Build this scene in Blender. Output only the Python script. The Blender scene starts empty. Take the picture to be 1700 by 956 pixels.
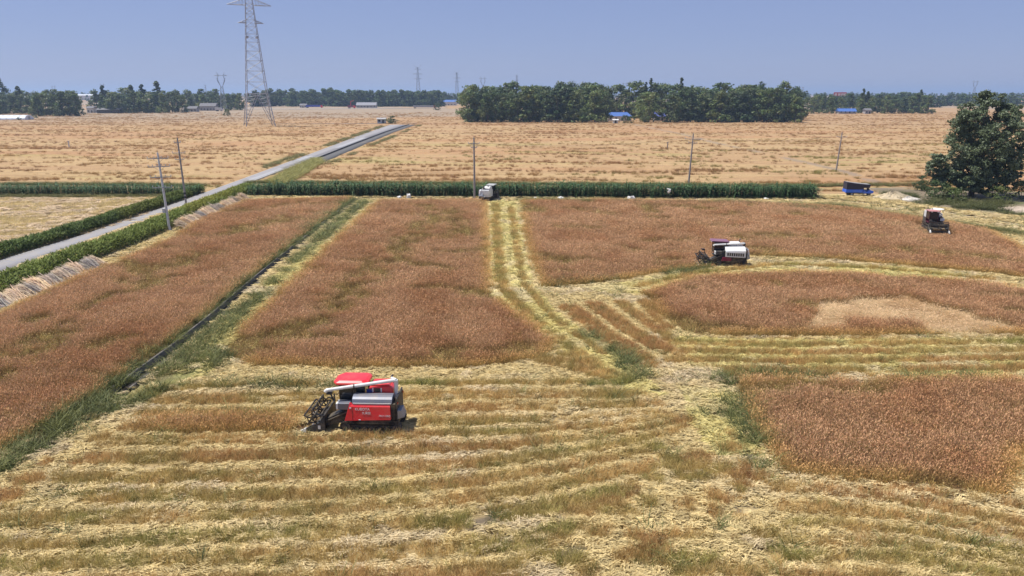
import bpy, math, random
import numpy as np
from mathutils import Vector, Matrix, Euler

# ------------------------------------------------------------------ camera, sky, sun, exposure
scene = bpy.context.scene
COL = scene.collection
R = math.radians
CAM_H = 17.0
FPX = 1214.0                      # focal length in photo pixels (photo is 1700 wide)
PITCH = math.atan((478 - 155) / FPX)
cam_d = bpy.data.cameras.new('camera')
cam_d.sensor_width = 36.0
cam_d.lens = 36.0 * FPX / 1700.0
cam_d.clip_start = 0.5
cam_d.clip_end = 40000.0
cam = bpy.data.objects.new('camera', cam_d)
cam.location = (0, 0, CAM_H)
cam.rotation_euler = (math.pi / 2 - PITCH, 0, 0)
COL.objects.link(cam)
scene.camera = cam

SUN_EL = R(66)
SUN_AZ = R(-80)                  # clockwise from +Y
S = Vector((math.sin(SUN_AZ) * math.cos(SUN_EL), math.cos(SUN_AZ) * math.cos(SUN_EL), math.sin(SUN_EL)))
world = bpy.data.worlds.new('World')
scene.world = world
world.use_nodes = True
wn, wl = world.node_tree.nodes, world.node_tree.links
wn.clear()
sky = wn.new('ShaderNodeTexSky')
sky.sky_type = 'NISHITA'
sky.sun_disc = False
sky.sun_elevation = SUN_EL
sky.sun_rotation = SUN_AZ
sky.altitude = 0
sky.air_density = 0.9
sky.dust_density = 0.2
sky.ozone_density = 6.0
tint = wn.new('ShaderNodeMix'); tint.data_type = 'RGBA'; tint.blend_type = 'MULTIPLY'
tint.inputs[0].default_value = 1.0
tint.inputs[7].default_value = (0.93, 0.815, 0.98, 1)
bg = wn.new('ShaderNodeBackground'); bg.inputs[1].default_value = 0.073
wo = wn.new('ShaderNodeOutputWorld')
stc = wn.new('ShaderNodeTexCoord'); smp = wn.new('ShaderNodeMapping'); smp.inputs['Scale'].default_value = (1.6, 1.6, 9.0); smp.inputs['Rotation'].default_value = (0.12, -0.1, 0.4)
snz = wn.new('ShaderNodeTexNoise'); snz.inputs['Scale'].default_value = 1.5; snz.inputs['Detail'].default_value = 6; snz.inputs['Roughness'].default_value = .62
smr = wn.new('ShaderNodeMapRange'); smr.inputs[1].default_value = .50; smr.inputs[2].default_value = .80; smr.inputs[3].default_value = .60; smr.inputs[4].default_value = .72
cir = wn.new('ShaderNodeMix'); cir.data_type = 'RGBA'; cir.inputs[7].default_value = (3.15, 3.95, 6.5, 1)   # even hazy veil over the whole sky, with faint cirrus
wl.new(stc.outputs['Generated'], smp.inputs[0]); wl.new(smp.outputs[0], snz.inputs['Vector']); wl.new(snz.outputs[0], smr.inputs[0]); wl.new(smr.outputs[0], cir.inputs[0])
wl.new(sky.outputs[0], tint.inputs[6]); wl.new(tint.outputs[2], cir.inputs[6]); wl.new(cir.outputs[2], bg.inputs[0]); wl.new(bg.outputs[0], wo.inputs[0])

sun_d = bpy.data.lights.new('sun', 'SUN')
sun_d.energy = 4.7
sun_d.angle = R(0.53)
sun_d.color = (1.0, 0.955, 0.88)
sun = bpy.data.objects.new('sun', sun_d)
sun.rotation_euler = S.to_track_quat('Z', 'Y').to_euler()
sun.location = S * 200
COL.objects.link(sun)

scene.view_settings.view_transform = 'Standard'
scene.view_settings.look = 'None'
scene.view_settings.exposure = 0.42
scene.view_settings.gamma = 1.0
scene.view_settings.use_curve_mapping = False
scene.render.engine = 'CYCLES'
scene.cycles.volume_bounces = 0
scene.cycles.max_bounces = 4
scene.cycles.diffuse_bounces = 2

rng = np.random.default_rng(7)
random.seed(7)

# ------------------------------------------------------------------ ground tracing helpers
SP, CP = math.sin(PITCH), math.cos(PITCH)
def G(px, py):
    """ground point (z = 0) seen at a photo pixel: where the thing stands in the place"""
    a, b = (px - 850) / FPX, (py - 478) / FPX
    down = SP + b * CP
    t = CAM_H / down
    return (a * t, t * (CP - b * SP))
def GP(l): return np.array([G(*p) for p in l])
def scale_at(py):                 # photo pixels per metre at a ground point
    b = (py - 478) / FPX
    return FPX * (SP + b * CP) / CAM_H

def _h(ix, iy, s):
    n = (ix.astype(np.int64) * 374761393 + iy.astype(np.int64) * 668265263 + s * 982451653) & 0x7fffffff
    n = ((n ^ (n >> 13)) * 1274126177) & 0x7fffffff
    n = n ^ (n >> 16)
    return (n & 0xffff) / 65535.0
def vnoise(x, y, s=0):
    ix, iy = np.floor(x), np.floor(y)
    fx, fy = x - ix, y - iy
    fx = fx * fx * (3 - 2 * fx); fy = fy * fy * (3 - 2 * fy)
    a, b = _h(ix, iy, s), _h(ix + 1, iy, s)
    c, d = _h(ix, iy + 1, s), _h(ix + 1, iy + 1, s)
    return (a * (1 - fx) + b * fx) * (1 - fy) + (c * (1 - fx) + d * fx) * fy
def fbm(x, y, s=0, o=4):
    v, a, t = 0, 0.5, 0
    for i in range(o):
        v = v + a * vnoise(x * 2 ** i + 17.3 * i, y * 2 ** i - 9.1 * i, s + i); t += a; a *= 0.5
    return v / t
def sstep(a, b, x):
    t = np.clip((x - a) / (b - a), 0, 1)
    return t * t * (3 - 2 * t)
def inpoly(x, y, P):
    r = np.zeros(x.shape, bool)
    n = len(P)
    for i in range(n):
        x0, y0 = P[i]; x1, y1 = P[(i + 1) % n]
        if y0 == y1: continue
        c = ((y0 > y) != (y1 > y)) & (x < (x1 - x0) * (y - y0) / (y1 - y0) + x0)
        r ^= c
    return r
def pdist(x, y, P, maxd=6.0):
    """distance to a polyline and signed side (positive left)"""
    d = np.full(x.shape, 1e9)
    m = (x > P[:, 0].min() - maxd) & (x < P[:, 0].max() + maxd) & (y > P[:, 1].min() - maxd) & (y < P[:, 1].max() + maxd)
    if not m.any(): return d
    xs, ys = x[m], y[m]
    dd = np.full(xs.shape, 1e9)
    for i in range(len(P) - 1):
        ax, ay = P[i]; bx, by = P[i + 1]
        vx, vy = bx - ax, by - ay
        L = vx * vx + vy * vy + 1e-9
        t = np.clip(((xs - ax) * vx + (ys - ay) * vy) / L, 0, 1)
        dd = np.minimum(dd, np.hypot(xs - ax - t * vx, ys - ay - t * vy))
    d[m] = dd
    return d
def warp(x, y, a=0.5, f=0.6, s=50):
    return x + a * (fbm(x * f, y * f, s, 3) - .5) * 2, y + a * (fbm(x * f + 40, y * f, s + 7, 3) - .5) * 2

# ------------------------------------------------------------------ the fields, traced on the ground
WHEAT = {
 'west': GP([(-160, 610), (0, 526), (70, 492), (165, 449), (235, 421), (290, 396), (330, 366), (408, 336), (590, 330), (535, 372), (440, 447), (365, 512), (280, 580), (150, 672), (70, 722), (0, 752), (-200, 900)]),
 'middle': GP([(628, 335), (806, 335), (810, 400), (815, 492), (868, 530), (922, 572), (905, 592), (850, 606), (770, 613), (560, 613), (420, 610), (372, 592), (395, 556), (470, 484), (552, 404)]),
 'east': GP([(866, 336), (1000, 334), (1200, 337), (1390, 346), (1540, 366), (1640, 385), (1690, 410), (1750, 450), (1750, 470), (1640, 455), (1500, 443), (1400, 434), (1300, 428), (1240, 428), (1190, 445), (1120, 452), (1060, 462), (980, 474), (900, 478), (884, 440), (872, 390)]),
 'oval': GP([(1068, 490), (1150, 464), (1260, 456), (1400, 457), (1560, 468), (1640, 474), (1730, 492), (1780, 530), (1780, 562), (1640, 556), (1540, 559), (1340, 562), (1210, 560), (1142, 556), (1100, 530)]),
 'southeast': GP([(1226, 632), (1400, 636), (1560, 634), (1700, 630), (1900, 630), (1900, 760), (1700, 760), (1692, 790), (1676, 832), (1540, 812), (1400, 800), (1296, 790), (1272, 750), (1240, 690)]),
 'strip': GP([(212, 706), (300, 697), (400, 696), (505, 700), (505, 722), (420, 722), (300, 724), (225, 722)]),
}
def _rows(L): return [(GP(sorted(p)), g, rd) for p, g, rd in L]
ROWS_A = _rows([
 ([(250, 652), (330, 641), (430, 635), (600, 637), (850, 635), (1040, 634)], .85, .0),
 ([(250, 670), (500, 665), (850, 661), (1060, 660)], .3, .2), ([(250, 690), (520, 690), (860, 679), (1090, 675)], .3, .4),
 ([(250, 714), (500, 711), (860, 702), (1000, 699), (1112, 687)], .25, .3),
 ([(190, 738), (300, 735), (420, 734), (675, 729), (850, 722), (960, 712), (1125, 694)], .4, .3),
 ([(160, 767), (300, 764), (430, 761), (640, 752), (850, 741), (1000, 726), (1135, 702)], .3, .5),
 ([(125, 801), (300, 797), (430, 796), (600, 790), (850, 768), (1000, 748), (1130, 718)], .5, .3),
 ([(60, 832), (230, 827), (400, 828), (550, 826), (700, 815), (830, 800), (915, 787), (1090, 745)], .55, .2),
 ([(-60, 882), (0, 876), (100, 866), (300, 862), (500, 852), (720, 840), (830, 824), (940, 806), (1085, 776)], .5, .3),
 ([(-60, 916), (0, 911), (200, 906), (450, 892), (620, 882), (750, 872), (850, 856), (930, 838), (1060, 812)], .75, .1),
 ([(-60, 950), (0, 946), (200, 936), (330, 936), (520, 927), (700, 922), (830, 910), (1000, 880), (1100, 868)], .65, .1),
 ([(-60, 992), (200, 978), (520, 968), (830, 950), (1100, 918)], .5, .3)])
ROWS_B = _rows([
 ([(1270, 790), (1400, 800), (1540, 815), (1680, 838)], .2, .5), ([(1290, 812), (1375, 816), (1450, 826), (1525, 841), (1720, 880)], .2, .5),
 ([(1300, 848), (1400, 853), (1500, 862), (1580, 875), (1720, 902)], .3, .4), ([(1310, 876), (1400, 878), (1475, 884), (1590, 902), (1720, 925)], .65, .2),
 ([(1310, 902), (1480, 906), (1600, 924), (1720, 946)], .35, .3), ([(1310, 928), (1420, 928), (1510, 934), (1720, 968)], .75, .1), ([(1300, 960), (1500, 966), (1720, 1000)], .4, .3)])
ROWS_C = _rows([([(1090, 556), (1300, 563), (1760, 559)], .3, .2), ([(1090, 570), (1300, 576), (1500, 573), (1760, 570)], .5, .1), ([(1090, 584), (1300, 590), (1500, 587), (1760, 583)], .35, .3),
 ([(1090, 598), (1300, 603), (1500, 600), (1760, 596)], .4, .3), ([(1090, 614), (1300, 619), (1500, 617), (1760, 612)], .6, .4), ([(1090, 632), (1300, 636), (1500, 634), (1760, 630)], .8, .1)])
ZONES = [(ROWS_A, GP([(300, 628), (420, 618), (780, 617), (930, 615), (1035, 640), (1112, 690), (1138, 703), (1098, 745), (1085, 780), (1050, 822), (930, 850), (880, 900), (860, 1000), (-200, 1000), (-160, 880), (0, 862), (70, 815), (130, 770), (200, 715), (235, 680)])),
         (ROWS_B, GP([(1275, 796), (1400, 803), (1540, 816), (1674, 838), (1760, 860), (1760, 1010), (1300, 1010), (1290, 900), (1300, 850)])),
         (ROWS_C, GP([(1112, 562), (1300, 566), (1700, 562), (1900, 562), (1900, 628), (1370, 625), (1150, 612)]))]
LODGED_PATCH = GP([(1335, 530), (1365, 505), (1420, 497), (1500, 494), (1545, 508), (1600, 522), (1660, 540), (1690, 556), (1600, 560), (1540, 552), (1500, 538), (1420, 533), (1385, 548), (1345, 556)])
LIME = [GP([(810, 335), (858, 335), (870, 400), (888, 480), (935, 530), (1010, 585), (1110, 660), (1060, 660), (960, 600), (900, 560), (815, 492)]),
        GP([(1110, 562), (1300, 566), (1700, 562), (1900, 562), (1900, 628), (1370, 625), (1150, 612)]),
        GP([(598, 332), (625, 335), (552, 404), (470, 484), (395, 556), (350, 625), (270, 640), (370, 540), (480, 440)]),
        GP([(940, 482), (1060, 465), (1170, 450), (1300, 436), (1460, 442), (1640, 460), (1640, 472), (1400, 455), (1150, 464), (1060, 490)]),
        GP([(1120, 640), (1210, 650), (1260, 760), (1180, 760), (1150, 700)])]
DITCH = GP([(598, 327), (500, 403), (420, 470), (360, 523), (300, 572), (200, 645), (110, 706), (20, 768), (-120, 860)])
FAN = GP([(925, 492), (1060, 488), (1140, 560), (1170, 600), (1120, 628), (1060, 612)])
# stubble ridges: (polyline in traced pixels, half width m, greenness, reddish)
RIDGES = [
 ([(190, 738), (300, 735), (420, 734), (675, 729), (850, 722), (960, 712), (1100, 696)], .55, .35, .2),
 ([(160, 767), (300, 764), (430, 761), (640, 752), (850, 741), (1000, 726), (1130, 702)], .55, .3, .35),
 ([(125, 801), (300, 797), (430, 796), (600, 790), (850, 771), (1000, 748), (1120, 710)], .62, .5, .3),
 ([(60, 832), (230, 827), (400, 828), (550, 826), (700, 815), (830, 803)], .55, .7, .2),
 ([(-60, 882), (0, 876), (100, 866), (300, 862), (500, 852), (720, 840)], .5, .55, .3),
 ([(-60, 916), (0, 911), (200, 906), (450, 892), (620, 882), (750, 876)], .55, .85, .0),
 ([(-60, 950), (0, 946), (200, 936), (330, 936), (520, 927), (700, 926), (830, 918)], .5, .7, .1),
 ([(250, 655), (330, 640), (430, 633), (600, 636), (850, 634), (1030, 634)], .9, .9, .0),
 ([(300, 662), (500, 664), (850, 661), (1060, 660)], .55, .35, .2),
 ([(310, 688), (520, 690)], .5, .3, .2), ([(680, 682), (860, 679), (1085, 676)], .6, .35, .3),
 ([(670, 705), (860, 702), (960, 702)], .45, .3, .2),
 ([(640, 668), (860, 664)], .4, .35, .1),
 ([(915, 787), (1000, 766), (1085, 745)], .5, .65, .1),
 ([(940, 806), (1000, 800), (1080, 790)], .45, .7, .2),
 ([(930, 838), (980, 826), (1040, 820)], .55, .3, .8),
 ([(1290, 812), (1375, 816), (1450, 826), (1525, 841)], .5, .2, .5),
 ([(1310, 850), (1400, 853), (1500, 862), (1580, 875), (1665, 892)], .45, .25, .4),
 ([(1325, 876), (1400, 878), (1475, 884), (1590, 902)], .4, .75, .2),
 ([(1335, 927), (1420, 928), (1510, 934)], .45, .9, .0),
 ([(1540, 918), (1620, 922), (1720, 932)], .5, .4, .2),
 ([(1400, 898), (1480, 905)], .4, .35, .3), ([(1595, 846), (1675, 859)], .5, .3, .5),
 ([(1400, 950), (1700, 962)], .5, .3, .4), ([(1130, 956), (1300, 948)], .4, .5, .2),
 ([(945, 515), (1000, 555), (1075, 606)], .9, .1, .7), ([(985, 508), (1040, 548), (1105, 585)], .8, .1, .6),
 ([(1030, 505), (1070, 535), (1118, 570)], .5, .2, .5), ([(1066, 502), (1085, 525), (1110, 550)], .4, .3, .5),
 ([(1120, 573), (1300, 577), (1500, 574), (1720, 571)], .7, .5, .1), ([(1110, 588), (1300, 592), (1500, 589), (1720, 585)], .6, .35, .3),
 ([(1120, 601), (1300, 606), (1500, 602), (1720, 598)], .6, .4, .3),
 ([(1215, 620), (1290, 621), (1372, 621)], .7, .75, .5), ([(1440, 623), (1540, 620), (1640, 620), (1720, 615)], .6, .8, .1),
 ([(822, 340), (826, 400), (834, 480), (880, 530), (960, 590), (1030, 640)], .5, .45, .0),
 ([(848, 345), (856, 400), (868, 470), (915, 528), (1000, 588)], .35, .3, .0),
 ([(900, 600), (960, 612), (1010, 625)], .8, .3, .3), ([(920, 585), (980, 602)], .6, .5, .1),
 ([(1060, 478), (1160, 455), (1300, 441), (1450, 447), (1640, 465)], .5, .6, .1),
]
CLUMPS = [  # tufts left standing in the churned middle: x, y, rx, ry (m), green, red
 (1160, 762, .9, .4, .1, .9), (1220, 738, .25, 1.3, .2, .2), (1185, 782, .9, .3, .9, 0), (1250, 768, .4, .5, 1, 0), (1075, 838, .4, .5, .5, .2),
 (1185, 828, .3, .5, .3, .2), (1227, 820, .3, .8, .3, .1), (1190, 852, .35, .4, .3, .3), (1225, 858, .35, .4, .3, .3), (1135, 892, 1.0, .4, .6, .3),
 (1055, 893, .5, .35, .2, .3), (925, 882, .7, .6, .9, .1), (990, 886, .9, .6, .6, .4), (1140, 932, 1.3, .5, .9, .0), (1010, 842, .9, .5, .3, .5), (960, 850, .9, .5, .3, .6),
 (1230, 800, .3, .5, .2, .8), (1265, 795, .5, .4, .3, .6), (1090, 800, .4, .4, .9, 0), (1150, 850, .3, .3, .4, .2), (1270, 890, .7, .4, .4, .4), (1060, 930, .8, .5, .3, .4),
 (50, 800, .8, .5, .0, .4), (15, 828, .6, .5, .1, .4), (80, 838, .7, .6, .2, .4), (130, 772, .7, .5, .0, .6), (20, 850, .8, .4, .3, .3), (230, 700, .4, .4, .1, .6),
 (1330, 905, .7, .4, .4, .4), (880, 925, .8, .4, .5, .3), (945, 935, .9, .5, .6, .2), (1290, 925, .6, .4, .5, .2), (830, 945, 1.2, .4, .5, .3),
 (265, 690, .5, .4, .1, .3), (170, 730, .5, .4, .3, .3), (150, 700, .5, .5, .6, .1), (100, 790, .4, .4, .1, .5), (75, 770, .5, .4, .2, .4),
]
SOIL = [(78, 742, 1.0, .8), (40, 776, .9, .5), (75, 815, .9, .6), (100, 825, .7, .6), (1125, 634, 2.0, .7), (1150, 648, 1.0, .8), (800, 872, .8, .9), (825, 890, .9, .4), (1250, 930, .9, .5),
        (955, 690, 1.3, .5), (1010, 700, 1.2, .4), (920, 700, 1.0, .4), (1560, 828, 1.6, .25), (1640, 840, 1.6, .3), (1240, 760, .6, .5), (1230, 640, .8, 1.0), (930, 862, .8, .3), (960, 915, 1.0, .5), (1240, 845, .6, .6),
        (1090, 650, .8, .5), (1130, 690, .9, .6), (170, 700, .7, .5), (1190, 690, .8, .6)]
GREEN = [  # weedy patches: polyline, half width, strength
 ([(606, 334), (512, 414), (445, 480), (380, 545), (315, 600), (240, 645)], .7, .75),
 ([(585, 330), (490, 400), (410, 468), (350, 522), (290, 572), (210, 630), (120, 690), (40, 745)], 1.0, .85),
 ([(345, 600), (290, 628), (225, 655), (180, 675)], 1.7, 1.0), ([(380, 520), (310, 578), (230, 635), (150, 686), (70, 735), (0, 780)], 1.0, .9), ([(380, 640), (480, 642), (600, 645)], .7, .5), ([(1215, 628), (1360, 628)], .5, .8), ([(1480, 632), (1620, 628)], .5, .7),
 ([(1190, 635), (1215, 660), (1240, 700), (1255, 735)], 1.0, .9),
 ([(1255, 745), (1275, 790)], .7, .5),
 ([(975, 560), (1010, 575), (1040, 600), (1060, 625)], .8, .9),
 ([(880, 480), (930, 472), (1000, 466)], 1.2, .6), ([(1110, 456), (1170, 447)], 1.0, .7),
 ([(1200, 337), (1300, 346), (1400, 354)], 1.6, .7), ([(1480, 378), (1525, 384)], 1.0, .8),
 ([(985, 638), (1010, 640), (1060, 630)], .6, .7),
]
TRACKS = [  # bare grey vehicle tracks: polyline, half width
 ([(600, 329), (800, 330), (1100, 330), (1370, 331), (1480, 341), (1560, 351), (1640, 364), (1760, 385)], 0.9),
 ([(1365, 315), (1430, 314), (1500, 312), (1570, 312)], 1.2),
 ([(1050, 206), (1130, 222), (1200, 240), (1250, 250), (1330, 268), (1400, 284), (1460, 304)], 1.3),
 ([(-40, 309), (120, 310), (260, 310), (340, 311)], 0.9),
 ([(0, 318), (-60, 319)], 0.5),
]
CHURNED = GP([(1100, 745), (1200, 700), (1262, 760), (1290, 800), (1300, 1000), (850, 1010), (880, 900), (930, 850), (1050, 822)])
BUNDS = [([(850, 247), (1200, 248), (1700, 250)], 1.0), ([(0, 246), (200, 247), (430, 248)], 1.0), ([(300, 222), (900, 222), (1560, 221)], 1.5), ([(0, 224), (430, 226)], 1.5), ([(690, 205.5), (1330, 204.5)], 3.0), ([(0, 207), (560, 205.5)], 3.5), ([(1330, 206.5), (1720, 207.5)], 3.0),
         ([(330, 193), (560, 190)], 5.0), ([(650, 194), (690, 188), (760, 188)], 4.0), ([(730, 199), (765, 199)], 4.0), ([(1330, 197), (1560, 197)], 4.0), ([(0, 199), (330, 195)], 4.0), ([(560, 240), (700, 238)], 1.0)]
TREE_YARD = GP([(1440, 312), (1560, 316), (1700, 318), (1800, 330), (1800, 362), (1700, 360), (1600, 350), (1500, 336)])
SAND = GP([(1655, 344), (1690, 342), (1740, 345), (1740, 356), (1690, 354)])
NORTHWEST_STUBBLE = GP([(-400, 335), (-100, 328), (300, 329), (220, 365), (100, 400), (0, 428), (-200, 490)])
EXCLUDE = []        # footprints of machines: (cx, cy, ux, uy, half length, half width)

def fields_at(x, y):
    """material weights of a ground point; used for the ground sheet and for what grows or lies on it"""
    F = {}
    xw, yw = warp(x, y, .32, .8)
    xw2, yw2 = warp(x, y, .35, 1.7, 90)
    near = y < 127
    F['wheat'] = np.zeros(x.shape, bool)
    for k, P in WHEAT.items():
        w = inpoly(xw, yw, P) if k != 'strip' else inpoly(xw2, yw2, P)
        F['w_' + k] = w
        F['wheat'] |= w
    F['lodgedpatch'] = inpoly(*warp(x, y, 1.3, .5, 33), LODGED_PATCH)
    F['lime'] = np.zeros(x.shape, bool)
    for P in LIME: F['lime'] |= inpoly(xw, yw, P)
    rid = np.zeros(x.shape); gr = np.full(x.shape, .35); rd = np.full(x.shape, .2)
    xr, yr = warp(x, y, .16, 1.3, 190)
    for ri, (pl, hw, g, r) in enumerate(RIDGES):
        P = GP(pl)
        if ri < 25: hw = hw * 1.05
        d = pdist(xr, yr, P, 3)
        wdt = hw * (.8 + .4 * fbm(x * .35, y * .35, 11, 2))
        w = 1 - sstep(wdt * .9, wdt * 1.08, d)
        m = w > rid
        rid = np.where(m, w, rid); gr = np.where(m, g, gr); rd = np.where(m, r, rd)
    for cx, cy, rx, ry, g, r in CLUMPS:
        X0, Y0 = G(cx, cy)
        d = np.hypot((xw2 - X0) / rx, (yw2 - Y0) / ry)
        w = 1 - sstep(.8, 1.15, d)
        m = w > rid
        rid = np.where(m, w, rid); gr = np.where(m, g, gr); rd = np.where(m, r, rd)
    for rows_, zone in ZONES:
        zm = inpoly(xw, yw, zone) & ~F['wheat']
        if not zm.any(): continue
        xs, ys = xr[zm], yr[zm]
        Yr = np.array([np.interp(xs, Q[:, 0], Q[:, 1]) for Q, _, _ in rows_])        # row lines, far to near
        v = np.full(xs.shape, -.5)
        for i in range(len(rows_) - 1):
            t = (Yr[i] - ys) / np.maximum(Yr[i] - Yr[i + 1], .05)
            v = np.where(t >= 0, i + np.clip(t, 0, 1), v)
        k_ = np.clip(np.round(v).astype(int), 0, len(rows_) - 1); f = np.abs(v - k_)
        f = f + .10 * (fbm(xs * .5, ys * 1.5, 171, 3) - .5)
        w_ = (1 - sstep(.27, .34, f)) * (1 - .75 * (1 - sstep(.0, .05, np.abs(f - .06))) * (fbm(xs * .12, k_ * 3.7, 173, 2) > .5))
        rid[zm] = w_; gr[zm] = np.array([q[1] for q in rows_])[k_]; rd[zm] = np.array([q[2] for q in rows_])[k_]
    cz = inpoly(xw, yw, CHURNED) & ~F['wheat']
    pt = sstep(.57, .62, fbm(x * .75, y * 1.0, 181, 3)) * cz
    mm_ = pt > rid
    rid = np.where(mm_, pt, rid); gr = np.where(mm_, np.clip(2.6 * fbm(x * .25, y * .3, 183, 2) - .75, 0, 1), gr); rd = np.where(mm_, np.clip(2.6 * fbm(x * .3, y * .3, 185, 2) - .8, 0, 1), rd)
    # gaps where wheels have crossed the ridges
    gap = fbm(x * .3, y * .9, 71, 3)
    rid = rid * (1 - .6 * sstep(.67, .74, gap))
    F['ridge'] = np.where(F['wheat'] | ~near, 0, rid); F['rgreen'] = gr; F['rred'] = rd
    soil = np.zeros(x.shape)
    for cx, cy, rx, ry in SOIL:
        X0, Y0 = G(cx, cy)
        d = np.hypot((xw - X0) / rx, (yw - Y0) / ry)
        soil = np.maximum(soil, 1 - sstep(.6, 1.2, d))
    F['soil'] = soil
    green = np.zeros(x.shape)
    for pl, hw, s in GREEN:
        d = pdist(xw, yw, GP(pl), 4)
        green = np.maximum(green, s * (1 - sstep(hw * .5, hw * 1.3, d)))
    F['green'] = green
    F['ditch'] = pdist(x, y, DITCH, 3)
    trk = np.zeros(x.shape)
    for pl, hw in TRACKS:
        d = pdist(xw2, yw2, GP(pl), 5)
        trk = np.maximum(trk, 1 - sstep(hw * .7, hw * 1.2, d))
    trk = trk * np.where(y > 128, .65 * sstep(.28, .5, fbm(x * .12, y * .2, 141, 3)), 1.0)
    F['track'] = trk
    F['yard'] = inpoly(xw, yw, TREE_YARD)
    F['sand'] = inpoly(xw, yw, SAND)
    F['nw'] = inpoly(xw, yw, NORTHWEST_STUBBLE)
    return F

def lerp3(c, new, w):
    return c + (np.asarray(new) - c) * w[:, None]

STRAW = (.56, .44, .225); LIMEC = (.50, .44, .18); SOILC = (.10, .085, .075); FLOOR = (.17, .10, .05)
FARC = (.385, .25, .13); TRACKC = (.21, .185, .16)
def ground_colour(x, y, F):
    n1 = fbm(x * .8, y * 1.4, 3, 4); n2 = fbm(x * .12, y * .35, 5, 4)
    c = np.zeros((len(x), 3)) + FARC
    near = y < 128
    # far fields: bands of stubble drawn out along the rows
    b1 = fbm(x * .028, y * .14, 21, 4); b2 = fbm(x * .012, y * .05, 23, 3)
    c = lerp3(c, (.415, .285, .145), sstep(.45, .62, b1))
    c = lerp3(c, (.385, .225, .115), .8 * sstep(.55, .68, b2))
    c = lerp3(c, (.36, .30, .12), .55 * sstep(.58, .70, fbm(x * .02, y * .09, 27, 4)) * (y < 260))
    c = lerp3(c, (.36, .235, .13), .7 * sstep(330, 480, y))
    for pl, hw in BUNDS:
        c = lerp3(c, (.17, .14, .07), .6 * (1 - sstep(hw * .5, hw, pdist(x, y, GP(pl), 12))) * (fbm(x * .05, y * .1, 161, 2) > .36))
    c = lerp3(c, (.30, .25, .19), .7 * sstep(.5, .6, fbm(x * .004, y * .006, 29, 3)) * sstep(380, 600, y))
    far_dark = fbm(x * .05, y * .45, 31, 4)
    c = lerp3(c, (.28, .17, .08), .35 * sstep(.62, .74, far_dark))
    st = np.zeros((len(x), 3)) + STRAW
    st = lerp3(st, LIMEC, F['lime'].astype(float))
    st = lerp3(st, (.40, .29, .14), .6 * sstep(.55, .75, n1))
    st = lerp3(st, (.46, .35, .23), .5 * sstep(.55, .68, n2))
    c = np.where(near[:, None], st, c)
    nwc = lerp3(np.zeros((len(x), 3)) + (.56, .43, .28), (.34, .25, .13), sstep(.45, .6, fbm(x * .25 + y * .05, y * .9 - x * .35, 41, 3)))
    c = np.where(F['nw'][:, None], nwc, c)
    c = lerp3(c, (.42, .30, .13), F['ridge'] * .7)
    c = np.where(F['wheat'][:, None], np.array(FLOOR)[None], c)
    c = np.where((F['lodgedpatch'])[:, None], lerp3(np.zeros((len(x), 3)) + (.54, .39, .24), (.38, .25, .14), sstep(.45, .6, n1)), c)
    c = lerp3(c, (.10, .12, .04), F['green'] * .6)
    c = lerp3(c, SOILC, F['soil'] * .8 * sstep(.35, .6, fbm(x * 1.6, y * 1.9, 191, 3)) * (~F['wheat']))
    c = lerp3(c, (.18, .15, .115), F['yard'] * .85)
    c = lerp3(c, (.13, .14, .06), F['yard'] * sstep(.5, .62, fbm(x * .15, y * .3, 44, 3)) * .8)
    c = lerp3(c, (.50, .40, .31), F['sand'].astype(float))
    c = lerp3(c, TRACKC, F['track'] * .85)
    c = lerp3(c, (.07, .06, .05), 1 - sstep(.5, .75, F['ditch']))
    return np.clip(c * (.86 + .28 * fbm(x * 2.3, y * 2.3, 8, 2))[:, None], 0, 1)

# ------------------------------------------------------------------ material helpers
MATS = {}
def mat(name, col, rough=.7, metal=0.0, var=.12, scale=3.0, spec=.35, bump=0.0, coat=0.0, dust=0.0):
    if name in MATS: return MATS[name]
    m = bpy.data.materials.new(name); m.use_nodes = True
    nt = m.node_tree; n, l = nt.nodes, nt.links
    b = n['Principled BSDF']
    tc = n.new('ShaderNodeTexCoord')
    nz = n.new('ShaderNodeTexNoise'); nz.inputs['Scale'].default_value = scale; nz.inputs['Detail'].default_value = 5
    cr = n.new('ShaderNodeMix'); cr.data_type = 'RGBA'
    cr.inputs[6].default_value = (*[c * (1 - var) for c in col], 1)
    cr.inputs[7].default_value = (*[min(1, c * (1 + var)) for c in col], 1)
    l.new(tc.outputs['Object'], nz.inputs['Vector']); l.new(nz.outputs[0], cr.inputs[0]); l.new(cr.outputs[2], b.inputs['Base Color'])
    b.inputs['Roughness'].default_value = rough; b.inputs['Metallic'].default_value = metal
    b.inputs['Specular IOR Level'].default_value = spec
    if dust:
        nd = n.new('ShaderNodeTexNoise'); nd.inputs['Scale'].default_value = 1.7; nd.inputs['Detail'].default_value = 8; nd.inputs['Roughness'].default_value = .7
        md = n.new('ShaderNodeMapRange'); md.inputs[1].default_value = .42; md.inputs[2].default_value = .72; md.inputs[3].default_value = 0; md.inputs[4].default_value = dust
        xd = n.new('ShaderNodeMix'); xd.data_type = 'RGBA'; xd.inputs[7].default_value = (.36, .29, .19, 1)
        l.new(tc.outputs['Object'], nd.inputs['Vector']); l.new(nd.outputs[0], md.inputs[0]); l.new(md.outputs[0], xd.inputs[0])
        l.new(cr.outputs[2], xd.inputs[6]); l.new(xd.outputs[2], b.inputs['Base Color'])
    if coat: b.inputs['Coat Weight'].default_value = coat
    if bump:
        bp = n.new('ShaderNodeBump'); bp.inputs['Strength'].default_value = bump; bp.inputs['Distance'].default_value = .05
        l.new(nz.outputs[0], bp.inputs['Height']); l.new(bp.outputs[0], b.inputs['Normal'])
    MATS[name] = m
    return m

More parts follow.
